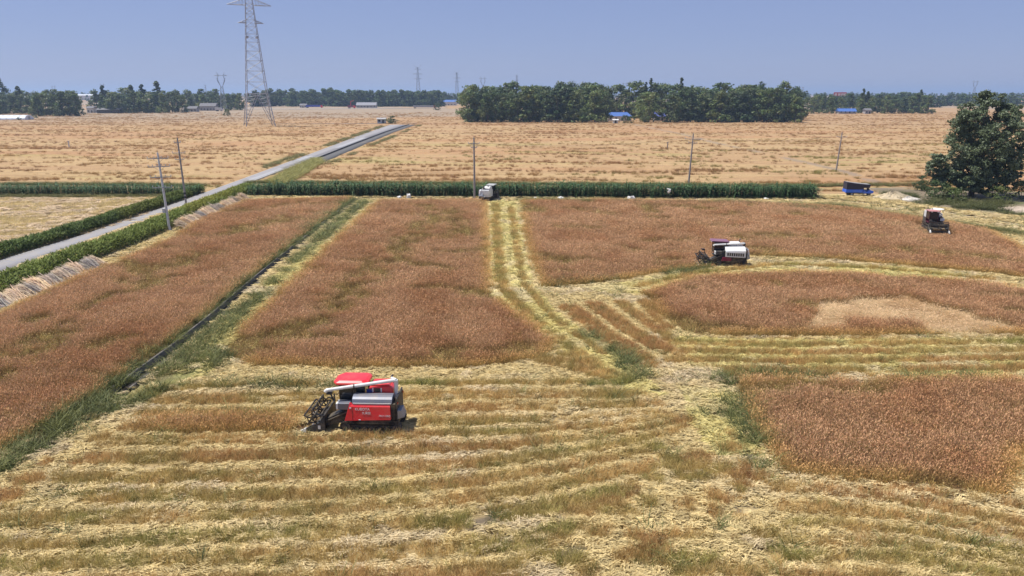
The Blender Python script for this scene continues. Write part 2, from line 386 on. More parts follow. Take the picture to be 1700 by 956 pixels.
def plant_mat(name, base=(1, 1, 1), use_tint=True, transl=.2, rough=.75, spec=.2):
    """colour = per-plant tint (from the scatter) x per-vertex shade of the plant part"""
    m = bpy.data.materials.new(name); m.use_nodes = True
    nt = m.node_tree; n, l = nt.nodes, nt.links
    b = n['Principled BSDF']; out = n['Material Output']
    va = n.new('ShaderNodeAttribute'); va.attribute_type = 'GEOMETRY'; va.attribute_name = 'vc'
    mx = n.new('ShaderNodeMix'); mx.data_type = 'RGBA'; mx.blend_type = 'MULTIPLY'; mx.inputs[0].default_value = 1
    l.new(va.outputs['Color'], mx.inputs[6])
    if use_tint:
        ta = n.new('ShaderNodeAttribute'); ta.attribute_type = 'INSTANCER'; ta.attribute_name = 'tcol'
        l.new(ta.outputs['Color'], mx.inputs[7])
    else:
        oi = n.new('ShaderNodeObjectInfo')
        rp = n.new('ShaderNodeMix'); rp.data_type = 'RGBA'
        rp.inputs[6].default_value = (base[0] * .68, base[1] * .72, base[2] * .85, 1)
        rp.inputs[7].default_value = (base[0] * 1.5, base[1] * 1.3, base[2] * 1.1, 1)
        l.new(oi.outputs['Random'], rp.inputs[0]); l.new(rp.outputs[2], mx.inputs[7])
    l.new(mx.outputs[2], b.inputs['Base Color'])
    b.inputs['Roughness'].default_value = rough; b.inputs['Specular IOR Level'].default_value = spec
    if transl > 0:
        tr = n.new('ShaderNodeBsdfTranslucent'); l.new(mx.outputs[2], tr.inputs['Color'])
        ms = n.new('ShaderNodeMixShader'); ms.inputs[0].default_value = transl
        l.new(b.outputs[0], ms.inputs[1]); l.new(tr.outputs[0], ms.inputs[2]); l.new(ms.outputs[0], out.inputs['Surface'])
    return m

# ------------------------------------------------------------------ object helpers
def tag(o, label=None, cat=None, group=None, kind=None):
    if label: o['label'] = label
    if cat: o['category'] = cat
    if group: o['group'] = group
    if kind: o['kind'] = kind
    return o
def mesh_np(name, v, f, m, vc=None, smooth=False):
    """v (N,3); f (M,k) faces all with k corners"""
    v = np.asarray(v, np.float32); f = np.asarray(f, np.int32)
    me = bpy.data.meshes.new(name)
    me.vertices.add(len(v)); me.vertices.foreach_set('co', v.ravel())
    k = f.shape[1]
    me.loops.add(f.size); me.loops.foreach_set('vertex_index', f.ravel())
    me.polygons.add(len(f))
    me.polygons.foreach_set('loop_start', np.arange(0, f.size, k, dtype=np.int32))
    me.polygons.foreach_set('loop_total', np.full(len(f), k, np.int32))
    if smooth: me.polygons.foreach_set('use_smooth', np.ones(len(f), bool))
    me.update(calc_edges=True)
    if vc is not None:
        a = me.attributes.new('vc', 'FLOAT_COLOR', 'POINT')
        c = np.ones((len(v), 4), np.float32); c[:, :3] = vc
        a.data.foreach_set('color', c.ravel())
    if m: me.materials.append(m)
    return me
def link(o, parent=None):
    COL.objects.link(o)
    if parent is not None: o.parent = parent
    return o
def obj(name, me, parent=None): return link(bpy.data.objects.new(name, me), parent)
def empty(name, loc, rz=0, s=1.0):
    o = bpy.data.objects.new(name, None)
    o.location = loc; o.rotation_euler = (0, 0, rz); o.scale = (s, s, s); o.empty_display_size = .3
    return link(o)
def copy_tree(o, parent=None):
    c = o.copy(); COL.objects.link(c); c.parent = parent
    for ch in list(o.children): copy_tree(ch, c)
    return c

class MB:
    def __init__(s): s.v = []; s.f = []
    def add(s, vs, fs):
        o = len(s.v); s.v += [tuple(p) for p in vs]; s.f += [tuple(i + o for i in f) for f in fs]; return s
    def box(s, x0, x1, y0, y1, z0, z1, M=None):
        vs = [Vector(p) for p in ((x0, y0, z0), (x1, y0, z0), (x1, y1, z0), (x0, y1, z0), (x0, y0, z1), (x1, y0, z1), (x1, y1, z1), (x0, y1, z1))]
        if M is not None: vs = [M @ p for p in vs]
        return s.add(vs, [(3, 2, 1, 0), (4, 5, 6, 7), (0, 1, 5, 4), (1, 2, 6, 5), (2, 3, 7, 6), (3, 0, 4, 7)])
    def prism(s, prof, y0, y1):          # profile in x, z (counter-clockwise seen from -y)
        n = len(prof)
        vs = [(x, y0, z) for x, z in prof] + [(x, y1, z) for x, z in prof]
        fs = [tuple(range(n)), tuple(range(2 * n - 1, n - 1, -1))]
        fs += [(i, i + n, (i + 1) % n + n, (i + 1) % n) for i in range(n)]
        return s.add(vs, fs)
    def prism_x(s, prof, x0, x1):        # profile in y, z
        n = len(prof)
        vs = [(x0, y, z) for y, z in prof] + [(x1, y, z) for y, z in prof]
        fs = [tuple(range(n)), tuple(range(2 * n - 1, n - 1, -1))]
        fs += [(i, i + n, (i + 1) % n + n, (i + 1) % n) for i in range(n)]
        return s.add(vs, fs)
    def tube(s, p0, p1, r0, r1=None, n=6, cap=True):
        r1 = r0 if r1 is None else r1
        p0, p1 = Vector(p0), Vector(p1)
        d = p1 - p0
        if d.length < 1e-6: return s
        q = d.to_track_quat('Z', 'Y')
        vs = []
        for p, r in ((p0, r0), (p1, r1)):
            for i in range(n):
                a = 2 * math.pi * i / n
                vs.append(p + q @ Vector((r * math.cos(a), r * math.sin(a), 0)))
        fs = [(i, (i + 1) % n, (i + 1) % n + n, i + n) for i in range(n)]
        if cap: fs += [tuple(range(n - 1, -1, -1)), tuple(range(n, 2 * n))]
        return s.add(vs, fs)
    def path(s, pts, radii, n=6):
        for i in range(len(pts) - 1):
            s.tube(pts[i], pts[i + 1], radii[i], radii[i + 1], n)
        return s
    def build(s, name, m, parent=None, bevel=0.0, smooth=False):
        me = bpy.data.meshes.new(name)
        me.from_pydata(s.v, [], s.f); me.validate(); me.update()
        import bmesh
        bm = bmesh.new(); bm.from_mesh(me); bmesh.ops.recalc_face_normals(bm, faces=bm.faces); bm.to_mesh(me); bm.free()
        if smooth:
            for p in me.polygons: p.use_smooth = True
        me.materials.append(m)
        o = obj(name, me, parent)
        if bevel:
            b = o.modifiers.new('bevel', 'BEVEL'); b.width = bevel; b.segments = 2; b.limit_method = 'ANGLE'; b.angle_limit = R(40)
        return o
def P(name, m, parent, fn, bevel=0.0, smooth=False):
    b = MB(); fn(b); return b.build(name, m, parent, bevel, smooth)

# ------------------------------------------------------------------ ground sheet
def build_ground():
    rows = list(np.arange(-30, 17, 2.5)) + list(np.arange(17, 60, .2)) + list(np.arange(60, 140, .36))
    yv = 140.0
    while yv < 15000:
        rows.append(yv); yv += max(.9, yv * .0068) if yv < 900 else yv * .05
    rows.append(15000)
    rows = np.array(rows); u = np.linspace(-1, 1, 560)
    half = np.maximum(75, 42 + 1.0 * rows)
    X = (u[None] * half[:, None]); Y = np.repeat(rows[:, None], len(u), 1)
    x, y = X.ravel(), Y.ravel()
    F = fields_at(x, y)
    c = ground_colour(x, y, F)
    near = (y < 130)
    z = near * (.10 * (fbm(x * 1.1, y * 1.1, 61, 3) - .5) + .08 * F['ridge'] - .05 * F['track'])
    z = z + (~near) * (y < 600) * .2 * (fbm(x * .06, y * .25, 63, 3) - .5)
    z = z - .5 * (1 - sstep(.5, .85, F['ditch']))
    z = z - .25 * pdist_mask_road(x, y)
    v = np.stack([x, y, z], 1)
    nr, nc = len(rows), len(u)
    i = np.arange(nr * nc).reshape(nr, nc)
    f = np.stack([i[:-1, :-1], i[:-1, 1:], i[1:, 1:], i[1:, :-1]], -1).reshape(-1, 4)
    m = bpy.data.materials.new('ground_field'); m.use_nodes = True
    n, l = m.node_tree.nodes, m.node_tree.links
    b = n['Principled BSDF']; b.inputs['Roughness'].default_value = .9; b.inputs['Specular IOR Level'].default_value = .1
    va = n.new('ShaderNodeAttribute'); va.attribute_name = 'vc'
    geo = n.new('ShaderNodeNewGeometry')
    mp = n.new('ShaderNodeMapping'); mp.inputs['Scale'].default_value = (2.0, 5.0, 3.0)
    nz = n.new('ShaderNodeTexNoise'); nz.inputs['Scale'].default_value = 2.2; nz.inputs['Detail'].default_value = 6; nz.inputs['Roughness'].default_value = .75
    rp = n.new('ShaderNodeMapRange'); rp.inputs[1].default_value = .3; rp.inputs[2].default_value = .7; rp.inputs[3].default_value = .62; rp.inputs[4].default_value = 1.3
    mp2 = n.new('ShaderNodeMapping'); mp2.inputs['Scale'].default_value = (.12, .5, 1)
    nz2 = n.new('ShaderNodeTexNoise'); nz2.inputs['Scale'].default_value = 1.6; nz2.inputs['Detail'].default_value = 6; nz2.inputs['Roughness'].default_value = .7
    rp2 = n.new('ShaderNodeMapRange'); rp2.inputs[1].default_value = .3; rp2.inputs[2].default_value = .7; rp2.inputs[3].default_value = .8; rp2.inputs[4].default_value = 1.18
    mm = n.new('ShaderNodeMath'); mm.operation = 'MULTIPLY'
    mx = n.new('ShaderNodeVectorMath'); mx.operation = 'SCALE'
    l.new(geo.outputs['Position'], mp.inputs[0]); l.new(mp.outputs[0], nz.inputs['Vector']); l.new(nz.outputs[0], rp.inputs[0])
    l.new(geo.outputs['Position'], mp2.inputs[0]); l.new(mp2.outputs[0], nz2.inputs['Vector']); l.new(nz2.outputs[0], rp2.inputs[0])
    l.new(rp.outputs[0], mm.inputs[0]); l.new(rp2.outputs[0], mm.inputs[1])
    l.new(va.outputs['Color'], mx.inputs[0]); l.new(mm.outputs[0], mx.inputs['Scale']); l.new(mx.outputs[0], b.inputs['Base Color'])
    bp = n.new('ShaderNodeBump'); bp.inputs['Strength'].default_value = .8; bp.inputs['Distance'].default_value = .12
    l.new(nz.outputs[0], bp.inputs['Height']); l.new(bp.outputs[0], b.inputs['Normal'])
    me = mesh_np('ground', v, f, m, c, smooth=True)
    return tag(obj('ground', me), kind='structure')

ROAD_L = GP([(-330, 522), (-100, 462), (0, 433), (140, 390), (300, 335), (420, 291), (520, 254), (600, 224), (648, 207)])
ROAD_R = GP([(-330, 556), (-100, 486), (0, 453), (140, 407), (300, 347), (440, 293), (540, 256), (625, 224), (676, 207)])
def pdist_mask_road(x, y):
    Pm = np.concatenate([ROAD_L + [-.4, 0], (ROAD_R + [.4, 0])[::-1]])
    return inpoly(x, y, Pm).astype(float)
GROUND = build_ground()

def strip_mesh(name, A, B, z, m, kind='structure', thick=.25, sub=8, label=None, cat=None):
    def dens(Q):
        out = []
        for i in range(len(Q) - 1):
            for k in range(sub): out.append(Q[i] + (Q[i + 1] - Q[i]) * k / sub)
        out.append(Q[-1]); return np.array(out)
    a, b = dens(np.asarray(A, float)), dens(np.asarray(B, float)); n = len(a)
    v = np.concatenate([np.c_[a, np.full(n, z)], np.c_[b, np.full(n, z)], np.c_[a, np.full(n, z - thick)], np.c_[b, np.full(n, z - thick)]])
    f = []
    for i in range(n - 1):
        f += [(i, n + i, n + i + 1, i + 1), (i, i + 1, 2 * n + i + 1, 2 * n + i), (n + i, 3 * n + i, 3 * n + i + 1, n + i + 1)]
    return tag(obj(name, mesh_np(name, v, f, m)), label, cat, kind=kind)

m_asph = mat('concrete_road', (.235, .235, .255), .85, var=.16, scale=.35, bump=.1, dust=0.55)
m_edge = mat('road_edge_concrete', (.36, .35, .34), .9, var=.15, scale=1.0)
strip_mesh('road', ROAD_L, ROAD_R, .06, m_asph)
strip_mesh('road_edge', ROAD_R + [-.32, 0], ROAD_R + [.10, 0], .066, m_edge, thick=.28)
strip_mesh('road_edge', ROAD_L + [-.08, 0], ROAD_L + [.22, 0], .066, m_edge, thick=.28)
# concrete canal beside the far road: dark wall and floor strip
CAN = GP([(528, 269), (600, 239), (650, 219), (686, 207)])
m_can = mat('canal_concrete', (.10, .098, .095), .9, var=.25, scale=.4)
m_cand = mat('canal_dark', (.055, .055, .055), .9, var=.2)
strip_mesh('canal_bank', CAN + [-2.2, 0], CAN + [1.6, 0], .05, m_can)
strip_mesh('canal_lip', CAN + [-2.7, 0], CAN + [-2.2, 0], .35, m_cand, thick=.5)
# cross road at the end of the lane and the road under the far woods
XR = GP([(430, 206), (560, 205.5), (690, 205)])
strip_mesh('cross_road', XR + [0, 5.0], XR + [0, 0], .05, m_can)
FR = GP([(300, 181), (480, 181.5), (740, 179.5)])
strip_mesh('far_road', FR + [0, 22], FR, .3, mat('far_road_dust', (.34, .31, .27), .9), thick=.5)
# patched lighter slabs in the lane
m_slab = mat('pale_slab', (.31, .31, .32), .85, var=.12, scale=.6)
for t0, t1, a, b in ((.48, .54, .55, .95), (.60, .66, .5, .98), (.70, .73, .1, .9), (.78, .85, .5, .95)):
    def lp(Q, t):
        k = t * (len(Q) - 1); i = min(int(k), len(Q) - 2); return Q[i] + (Q[i + 1] - Q[i]) * (k - i)
    l0, l1, r0, r1 = lp(ROAD_L, t0), lp(ROAD_L, t1), lp(ROAD_R, t0), lp(ROAD_R, t1)
    strip_mesh('road_patch', [l0 + (r0 - l0) * a, l1 + (r1 - l1) * a], [l0 + (r0 - l0) * b, l1 + (r1 - l1) * b], .064, m_slab, thick=.1)
# concrete field ditch: two low walls and a dark bed
def offs(Q, d):
    T = np.gradient(Q, axis=0); T /= np.linalg.norm(T, axis=1)[:, None]
    return Q + np.c_[-T[:, 1], T[:, 0]] * d
m_dw = mat('ditch_concrete', (.15, .135, .12), .9, var=.3, scale=.8)
Dq = DITCH[:6]
for a, b in ((-.62, -.48), (.48, .62)):
    strip_mesh('ditch_wall', offs(Dq, a), offs(Dq, b), .07, m_dw, thick=.6, sub=6)
strip_mesh('ditch_bed', offs(Dq, -.49), offs(Dq, .49), -.34, mat('ditch_mud', (.05, .042, .035), .6, var=.3), thick=.05, sub=6)

# ------------------------------------------------------------------ plants: small meshes that are scattered
def blades(n, rad, h, lean, w, head, seed, stem_c, head_c, hvar=.16, flat=False, droop=.25, segs=2):
    """a tuft of n stalks: tapered bent ribbons, each with an ear when head > 0"""
    r = np.random.default_rng(seed)
    V, Fq, C = [], [], []
    for i in range(n):
        a = r.uniform(0, 2 * math.pi); q = rad * math.sqrt(r.uniform())
        b = np.array([q * math.cos(a), q * math.sin(a), 0.0])
        d = r.uniform(0, 2 * math.pi); ln = lean * r.uniform(.3, 1.4)
        L = h * (1 + hvar * r.normal())
        L = max(L, h * .35)
        dirv = np.array([math.cos(d) * ln + b[0] * .4 / max(rad, .01) * lean, math.sin(d) * ln + b[1] * .4 / max(rad, .01) * lean, 1.0]); dirv /= np.linalg.norm(dirv)
        out = np.array([dirv[0], dirv[1], 0]); no = np.linalg.norm(out); out = out / no if no > 1e-4 else np.array([1., 0, 0])
        wa = r.uniform(0, math.pi); wd = np.array([math.cos(wa), math.sin(wa), 0]) * w * r.uniform(.7, 1.3)
        sh = r.uniform(.75, 1.2)
        o = len(V)
        for k in range(segs + 1):
            t = k / segs
            p = b + dirv * L * t + out * droop * L * t * t - np.array([0, 0, 1]) * droop * .35 * L * t * t
            ww = wd * (1 - .75 * t)
            V += [p - ww, p + ww]
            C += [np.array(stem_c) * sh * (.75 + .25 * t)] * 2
        for k in range(segs):
            Fq.append((o + 2 * k, o + 2 * k + 1, o + 2 * k + 3, o + 2 * k + 2))
        if head > 0:
            hd = dirv * .75 + out * .5 * r.uniform(.2, 1.2); hd /= np.linalg.norm(hd)
            e = p; hl = head * r.uniform(.8, 1.35); hw = w * 2.1
            hv = np.array([math.cos(wa + .8), math.sin(wa + .8), .1]) * hw
            o = len(V)
            V += [e, e + hd * hl * .45 - hv, e + hd * hl, e + hd * hl * .45 + hv]
            C += [np.array(head_c) * sh * r.uniform(.85, 1.15)] * 4
            Fq.append((o, o + 1, o + 2, o + 3))
    return np.array(V), np.array(Fq), np.array(C)

def straw_clump(n, rad, seed, L=(.25, .6), spread=.6, h=.12, w=.013):
    r = np.random.default_rng(seed)
    V, Fq, C = [], [], []
    for i in range(n):
        c = np.array([r.normal() * rad * .6, r.normal() * rad * .4, 0]); a = r.normal() * spread
        l = r.uniform(*L) / 2; d = np.array([math.cos(a), math.sin(a), r.normal() * .12]) * l
        z = h * r.uniform(.05, 1) * math.exp(-(c[0] ** 2 + c[1] ** 2) / (rad * rad))
        c[2] = z + .02
        s = np.array([-math.sin(a), math.cos(a), r.normal() * .5]) * w * r.uniform(.7, 1.4)
        o = len(V)
        V += [c - d - s, c - d + s, c + d + s, c + d - s]
        cc = r.uniform(.7, 1.2); C += [np.array([1, .97, .92]) * cc] * 4
        Fq.append((o, o + 1, o + 2, o + 3))
    return np.array(V), np.array(Fq), np.array(C)

def corn_plant(seed, h=2.0):
    r = np.random.default_rng(seed)
    V, Fq, C = [], [], []
    def ribbon(pts, wd, col):
        o = len(V)
        for k, (p, w) in enumerate(pts):
            V.extend([p - wd * w, p + wd * w]); C.extend([np.array(col) * (.8 + .3 * k / len(pts))] * 2)
        for k in range(len(pts) - 1): Fq.append((o + 2 * k, o + 2 * k + 1, o + 2 * k + 3, o + 2 * k + 2))
    up = np.array([0, 0, 1.])
    for a in (0, math.pi / 2):
        wd = np.array([math.cos(a), math.sin(a), 0])
        ribbon([(up * 0, .018), (up * h * .5, .016), (up * h * .95, .008)], wd, (.75, .9, .5))
    a0 = r.uniform(0, math.pi)
    for i in range(14):
        a = a0 + (i % 2) * math.pi + r.normal() * .35
        z = h * (.03 + .064 * i); L = h * r.uniform(.30, .45)
        d = np.array([math.cos(a), math.sin(a), 0]); wd = np.array([-math.sin(a), math.cos(a), .15])
        pts = []
        for k in range(5):
            t = k / 4
            pts.append((up * (z + L * (.75 * t - .8 * t * t)) + d * L * t * .95, (.062 * (1 - t ** 2) + .006)))
        ribbon(pts, wd, np.array([1, 1, 1]) * r.uniform(.8, 1.25))
    for i in range(4):
        a = r.uniform(0, 6.28); d = np.array([math.cos(a) * .25, math.sin(a) * .25, 1]) * .22
        ribbon([(up * h * .95, .006), (up * h * .95 + d, .01)], np.array([-math.sin(a), math.cos(a), 0]), (2.4, 2.0, 1.6))
    return np.array(V), np.array(Fq), np.array(C)

m_crop = plant_mat('crop_stalks', transl=.28)
m_weed = plant_mat('weed_leaves', transl=.25, rough=.6, spec=.3)
def proto_coll(name, parts, m):
    c = bpy.data.collections.new(name)
    for i, (v, f, k) in enumerate(parts):
        o = bpy.data.objects.new('%s_%02d' % (name, i), mesh_np(name, v, f, m, k)); c.objects.link(o)
    return c
C_WHEAT = proto_coll('wheat_tuft', [blades(32, .27, .62, .14, .0085, .12, 100 + i, (.88, .90, .66), (1.18, 1.04, .91)) for i in range(6)], m_crop)
C_STUB = proto_coll('stubble_tuft', [blades(34, .22, .36, .22, .0085, 0.0, 200 + i, (1, 1, .9), (1, 1, 1), hvar=.3) for i in range(6)], m_crop)
C_LODGE = proto_coll('lodged_tuft', [blades(34, .34, .75, 1.5, .009, .13, 300 + i, (1, .98, .85), (1.05, .98, .92), droop=.6) for i in range(5)], m_crop)
C_STRAW = proto_coll('straw_clump', [straw_clump(46, .27, 400 + i, L=(.14, .42), spread=.5, h=.10) for i in range(6)], m_crop)
C_WEED = proto_coll('weed_clump', [blades(30, .3, .5, .7, .018, 0.0, 500 + i, (1, 1, 1), (1, 1, 1), hvar=.35, droop=.6, segs=3) for i in range(5)], m_weed)
C_CORN = proto_coll('corn_plant', [corn_plant(600 + i) for i in range(6)], m_weed)

_trees = {}
def scatter_tree(coll):
    if coll.name in _trees: return _trees[coll.name]
    t = bpy.data.node_groups.new('scatter_' + coll.name, 'GeometryNodeTree')
    t.interface.new_socket('Geometry', in_out='INPUT', socket_type='NodeSocketGeometry')
    t.interface.new_socket('Geometry', in_out='OUTPUT', socket_type='NodeSocketGeometry')
    n, l = t.nodes, t.links
    gi, go = n.new('NodeGroupInput'), n.new('NodeGroupOutput')
    ci = n.new('GeometryNodeCollectionInfo'); ci.inputs['Collection'].default_value = coll
    ci.inputs['Separate Children'].default_value = True; ci.inputs['Reset Children'].default_value = True
    ip = n.new('GeometryNodeInstanceOnPoints'); ip.inputs['Pick Instance'].default_value = True
    def na(nm, ty):
        a = n.new('GeometryNodeInputNamedAttribute'); a.data_type = ty; a.inputs['Name'].default_value = nm
        return a.outputs['Attribute']
    er = n.new('FunctionNodeEulerToRotation')
    l.new(na('rot', 'FLOAT_VECTOR'), er.inputs[0])
    l.new(gi.outputs[0], ip.inputs['Points']); l.new(ci.outputs[0], ip.inputs['Instance'])
    l.new(na('idx', 'INT'), ip.inputs['Instance Index']); l.new(er.outputs[0], ip.inputs['Rotation']); l.new(na('scl', 'FLOAT_VECTOR'), ip.inputs['Scale'])
    l.new(ip.outputs[0], go.inputs[0])
    _trees[coll.name] = t
    return t
def scatter(name, label, cat, coll, pts, rot, scl, colr):
    n = len(pts)
    if n == 0: return None
    me = bpy.data.meshes.new(name)
    me.vertices.add(n); me.vertices.foreach_set('co', np.asarray(pts, np.float32).ravel())
    for nm, ty, val, key in (('rot', 'FLOAT_VECTOR', rot, 'vector'), ('scl', 'FLOAT_VECTOR', scl, 'vector')):
        a = me.attributes.new(nm, ty, 'POINT'); a.data.foreach_set(key, np.asarray(val, np.float32).ravel())
    a = me.attributes.new('tcol', 'FLOAT_COLOR', 'POINT')
    c4 = np.ones((n, 4), np.float32); c4[:, :3] = np.clip(colr, 0, 1); a.data.foreach_set('color', c4.ravel())
    a = me.attributes.new('idx', 'INT', 'POINT'); a.data.foreach_set('value', rng.integers(0, len(coll.objects), n).astype(np.int32))
    o = obj(name, me)
    md = o.modifiers.new('scatter', 'NODES'); md.node_group = scatter_tree(coll)
    return tag(o, label, cat, kind='stuff')

def rnd_pts(x0, x1, y0, y1, dens, jit=True):
    """jittered grid points of a given density per square metre"""
    s = 1 / math.sqrt(dens)
    gx, gy = np.meshgrid(np.arange(x0, x1, s), np.arange(y0, y1, s))
    gx = gx.ravel() + rng.uniform(-.5, .5, gx.size) * s; gy = gy.ravel() + rng.uniform(-.5, .5, gy.size) * s
    return gx, gy
def in_view(x, y, m=6):     # what the place could show from about here
    return np.abs(x) < (.72 * y + m)
def machine_mask(x, y):
    k = np.ones(x.shape, bool)
    for cx, cy, ux, uy, hl, hw in EXCLUDE:
        a = (x - cx) * ux + (y - cy) * uy; b = -(x - cx) * uy + (y - cy) * ux
        k &= ~((np.abs(a) < hl) & (np.abs(b) < hw))
    return k
def mixc(a, b, w): return np.asarray(a) * (1 - w[:, None]) + np.asarray(b) * w[:, None]

# where the machines stand (px of the ground under their middle, heading, ...) is fixed here so that no crop grows through them
H_RED = G(622, 708); H_WHITE = G(1212, 441); H_FAR = G(808, 333); H_MAROON = G(1547, 379.5); TRUCK = G(1424, 325)
EXCLUDE += [(H_RED[0] + .1, H_RED[1], 1, 0, 2.2, 1.0), (H_RED[0] - 2.9, H_RED[1] - .25, 1, 0, 1.1, 1.35), (H_WHITE[0] + .1, H_WHITE[1], 1, 0, 2.2, 1.0), (H_WHITE[0] - 2.6, H_WHITE[1], 1, 0, .8, 1.2),
            (H_FAR[0], H_FAR[1], 0, 1, 2.6, 1.3), (H_MAROON[0] - 1.1, H_MAROON[1] - 2.4, -.34, -.94, 5.0, 1.9), (TRUCK[0], TRUCK[1], 1, 0, 2.4, 1.1)]

WLAB = {
 'west': 'ripe reddish brown wheat standing between the hedge-lined lane and the concrete ditch',
 'middle': 'ripe reddish brown wheat standing between the ditch and the mown lane of straw',
 'east': 'ripe brown wheat standing below the long corn row, cut into by the white harvester',
 'oval': 'uncut oval island of brown wheat with a flattened pale patch',
 'southeast': 'ripe reddish brown wheat block bordered by green weeds on its ditch side',
 'strip': 'narrow uncut strip of brown wheat before the header of the red harvester'}
LODGE_LINES = [([(735, 352), (705, 380), (660, 420), (625, 450), (580, 490), (555, 520)], 1.3), ([(700, 345), (760, 365), (770, 395), (700, 400)], 1.2), ([(640, 440), (700, 445), (740, 450)], .9),
               ([(335, 428), (290, 450), (225, 472)], 1.5), ([(430, 380), (380, 395)], 1.2), ([(520, 345), (560, 340)], 1.2), ([(120, 560), (60, 590)], .9), ([(1500, 420), (1620, 430)], 1.2), ([(1240, 400), (1330, 398)], 1.4), ([(900, 430), (960, 440)], 1.2), ([(1400, 660), (1480, 650)], .5), ([(430, 580), (480, 560)], 1.0), ([(215, 487), (160, 505), (130, 520)], .9), ([(400, 355), (470, 345), (500, 338)], 1.2), ([(20, 600), (60, 570), (110, 545)], .8), ([(960, 352), (1010, 360)], 1.2), ([(940, 380), (990, 385)], 1.0),
               ([(1070, 345), (1180, 350)], 1.2), ([(400, 590), (450, 560), (520, 545)], 1.0), ([(270, 395), (330, 398), (420, 390)], 1.0), ([(870, 345), (885, 352)], 1.6), ([(775, 490), (800, 500)], .8), ([(0, 640), (60, 610)], .6)]
def plant_wheat():
    for key, Pm in WHEAT.items():
        x0, x1 = Pm[:, 0].min() - 1, Pm[:, 0].max() + 1; y0, y1 = Pm[:, 1].min() - 1, Pm[:, 1].max() + 1
        y0 = max(y0, 18.5)
        X, Y = [], []
        for a, b, d in ((y0, 62, 11.0), (62, 90, 7.0), (90, y1, 4.6)):
            a, b = max(a, y0), min(b, y1)
            if b > a:
                gx, gy = rnd_pts(x0, x1, a, b, d); X.append(gx); Y.append(gy)
        x, y = np.concatenate(X), np.concatenate(Y)
        k = in_view(x, y); x, y = x[k], y[k]
        F = fields_at(x, y)
        k = F['w_' + key] & (F['ditch'] > .95) & machine_mask(x, y) & ~F['lodgedpatch']
        x, y = x[k], y[k]
        n = len(x)
        far = np.where(y < 62, 1.08, np.where(y < 90, 1.32, 1.6))
        big = fbm(x * .10, y * .10, 13, 3); fine = fbm(x * .55, y * .55, 15, 3)
        lod = np.zeros(n)
        for pl, hw in LODGE_LINES:
            d = pdist(*warp(x, y, 1.6, .35, 77), GP(pl), 5); lod = np.maximum(lod, 1 - sstep(hw * .8, hw * 1.7, d))
        lod *= sstep(.30, .5, fbm(x * .9, y * .9, 79, 3))
        lod = np.maximum(lod, .8 * sstep(.66, .72, fbm(x * .25, y * .45, 81, 3)))
        if key == 'strip': lod *= 0
        edge = np.zeros(n)          # looser golden fringe at the cut edges
        Q = np.concatenate([Pm, Pm[:1]])
        edge = 1 - sstep(.2, 1.3, pdist(x, y, Q, 3))
        hol = sstep(.56, .66, fbm(x * .45, y * .7, 87, 3)) * (key != 'strip')
        hs = (1 - .16 * hol) * (.92 + .22 * (big - .5) + .14 * (fine - .5)) * (1 - .70 * lod) * (1 - .15 * edge) * rng.uniform(.94, 1.06, n)
        tilt = .06 + .15 * (fine - .4).clip(0) + lod * rng.uniform(.5, 1.15, n)
        dirn = 2 * math.pi * fbm(x * .12, y * .12, 83, 2) * 2 + rng.normal(0, .5, n)
        rot = np.stack([tilt * np.cos(dirn), tilt * np.sin(dirn), rng.uniform(-3.14, 3.14, n)], 1)
        c = mixc((.505, .33, .20), (.585, .40, .255), sstep(.3, .7, big))
        c = lerp3(c, (.40, .235, .135), .35 * hol)
        c = lerp3(c, (.46, .27, .15), .7 * sstep(.5, .7, fbm(x * .3, y * .2, 85, 3)))
        c = lerp3(c, (.60, .42, .18), edge * .75)
        c = lerp3(c, (.38, .29, .11), lod * .9)
        c = lerp3(c, (.78, .67, .33), lod * .85 * (rng.uniform(0, 1, n) < .35))  # pale share of flattened tufts: yellow-green highlights put into the tint
        c = lerp3(c, (.20, .135, .06), lod * .8 * (rng.uniform(0, 1, n) < .4))  # dark brown share: shade in the flattened hollows painted into the tint
        c *= rng.uniform(.76, 1.24, n)[:, None]
        scl = np.stack([far, far, hs], 1) * rng.uniform(.9, 1.1, n)[:, None]
        scatter('standing_wheat', WLAB[key], 'wheat', C_WHEAT, np.c_[x, y, np.zeros(n)], rot, scl, c)
plant_wheat()

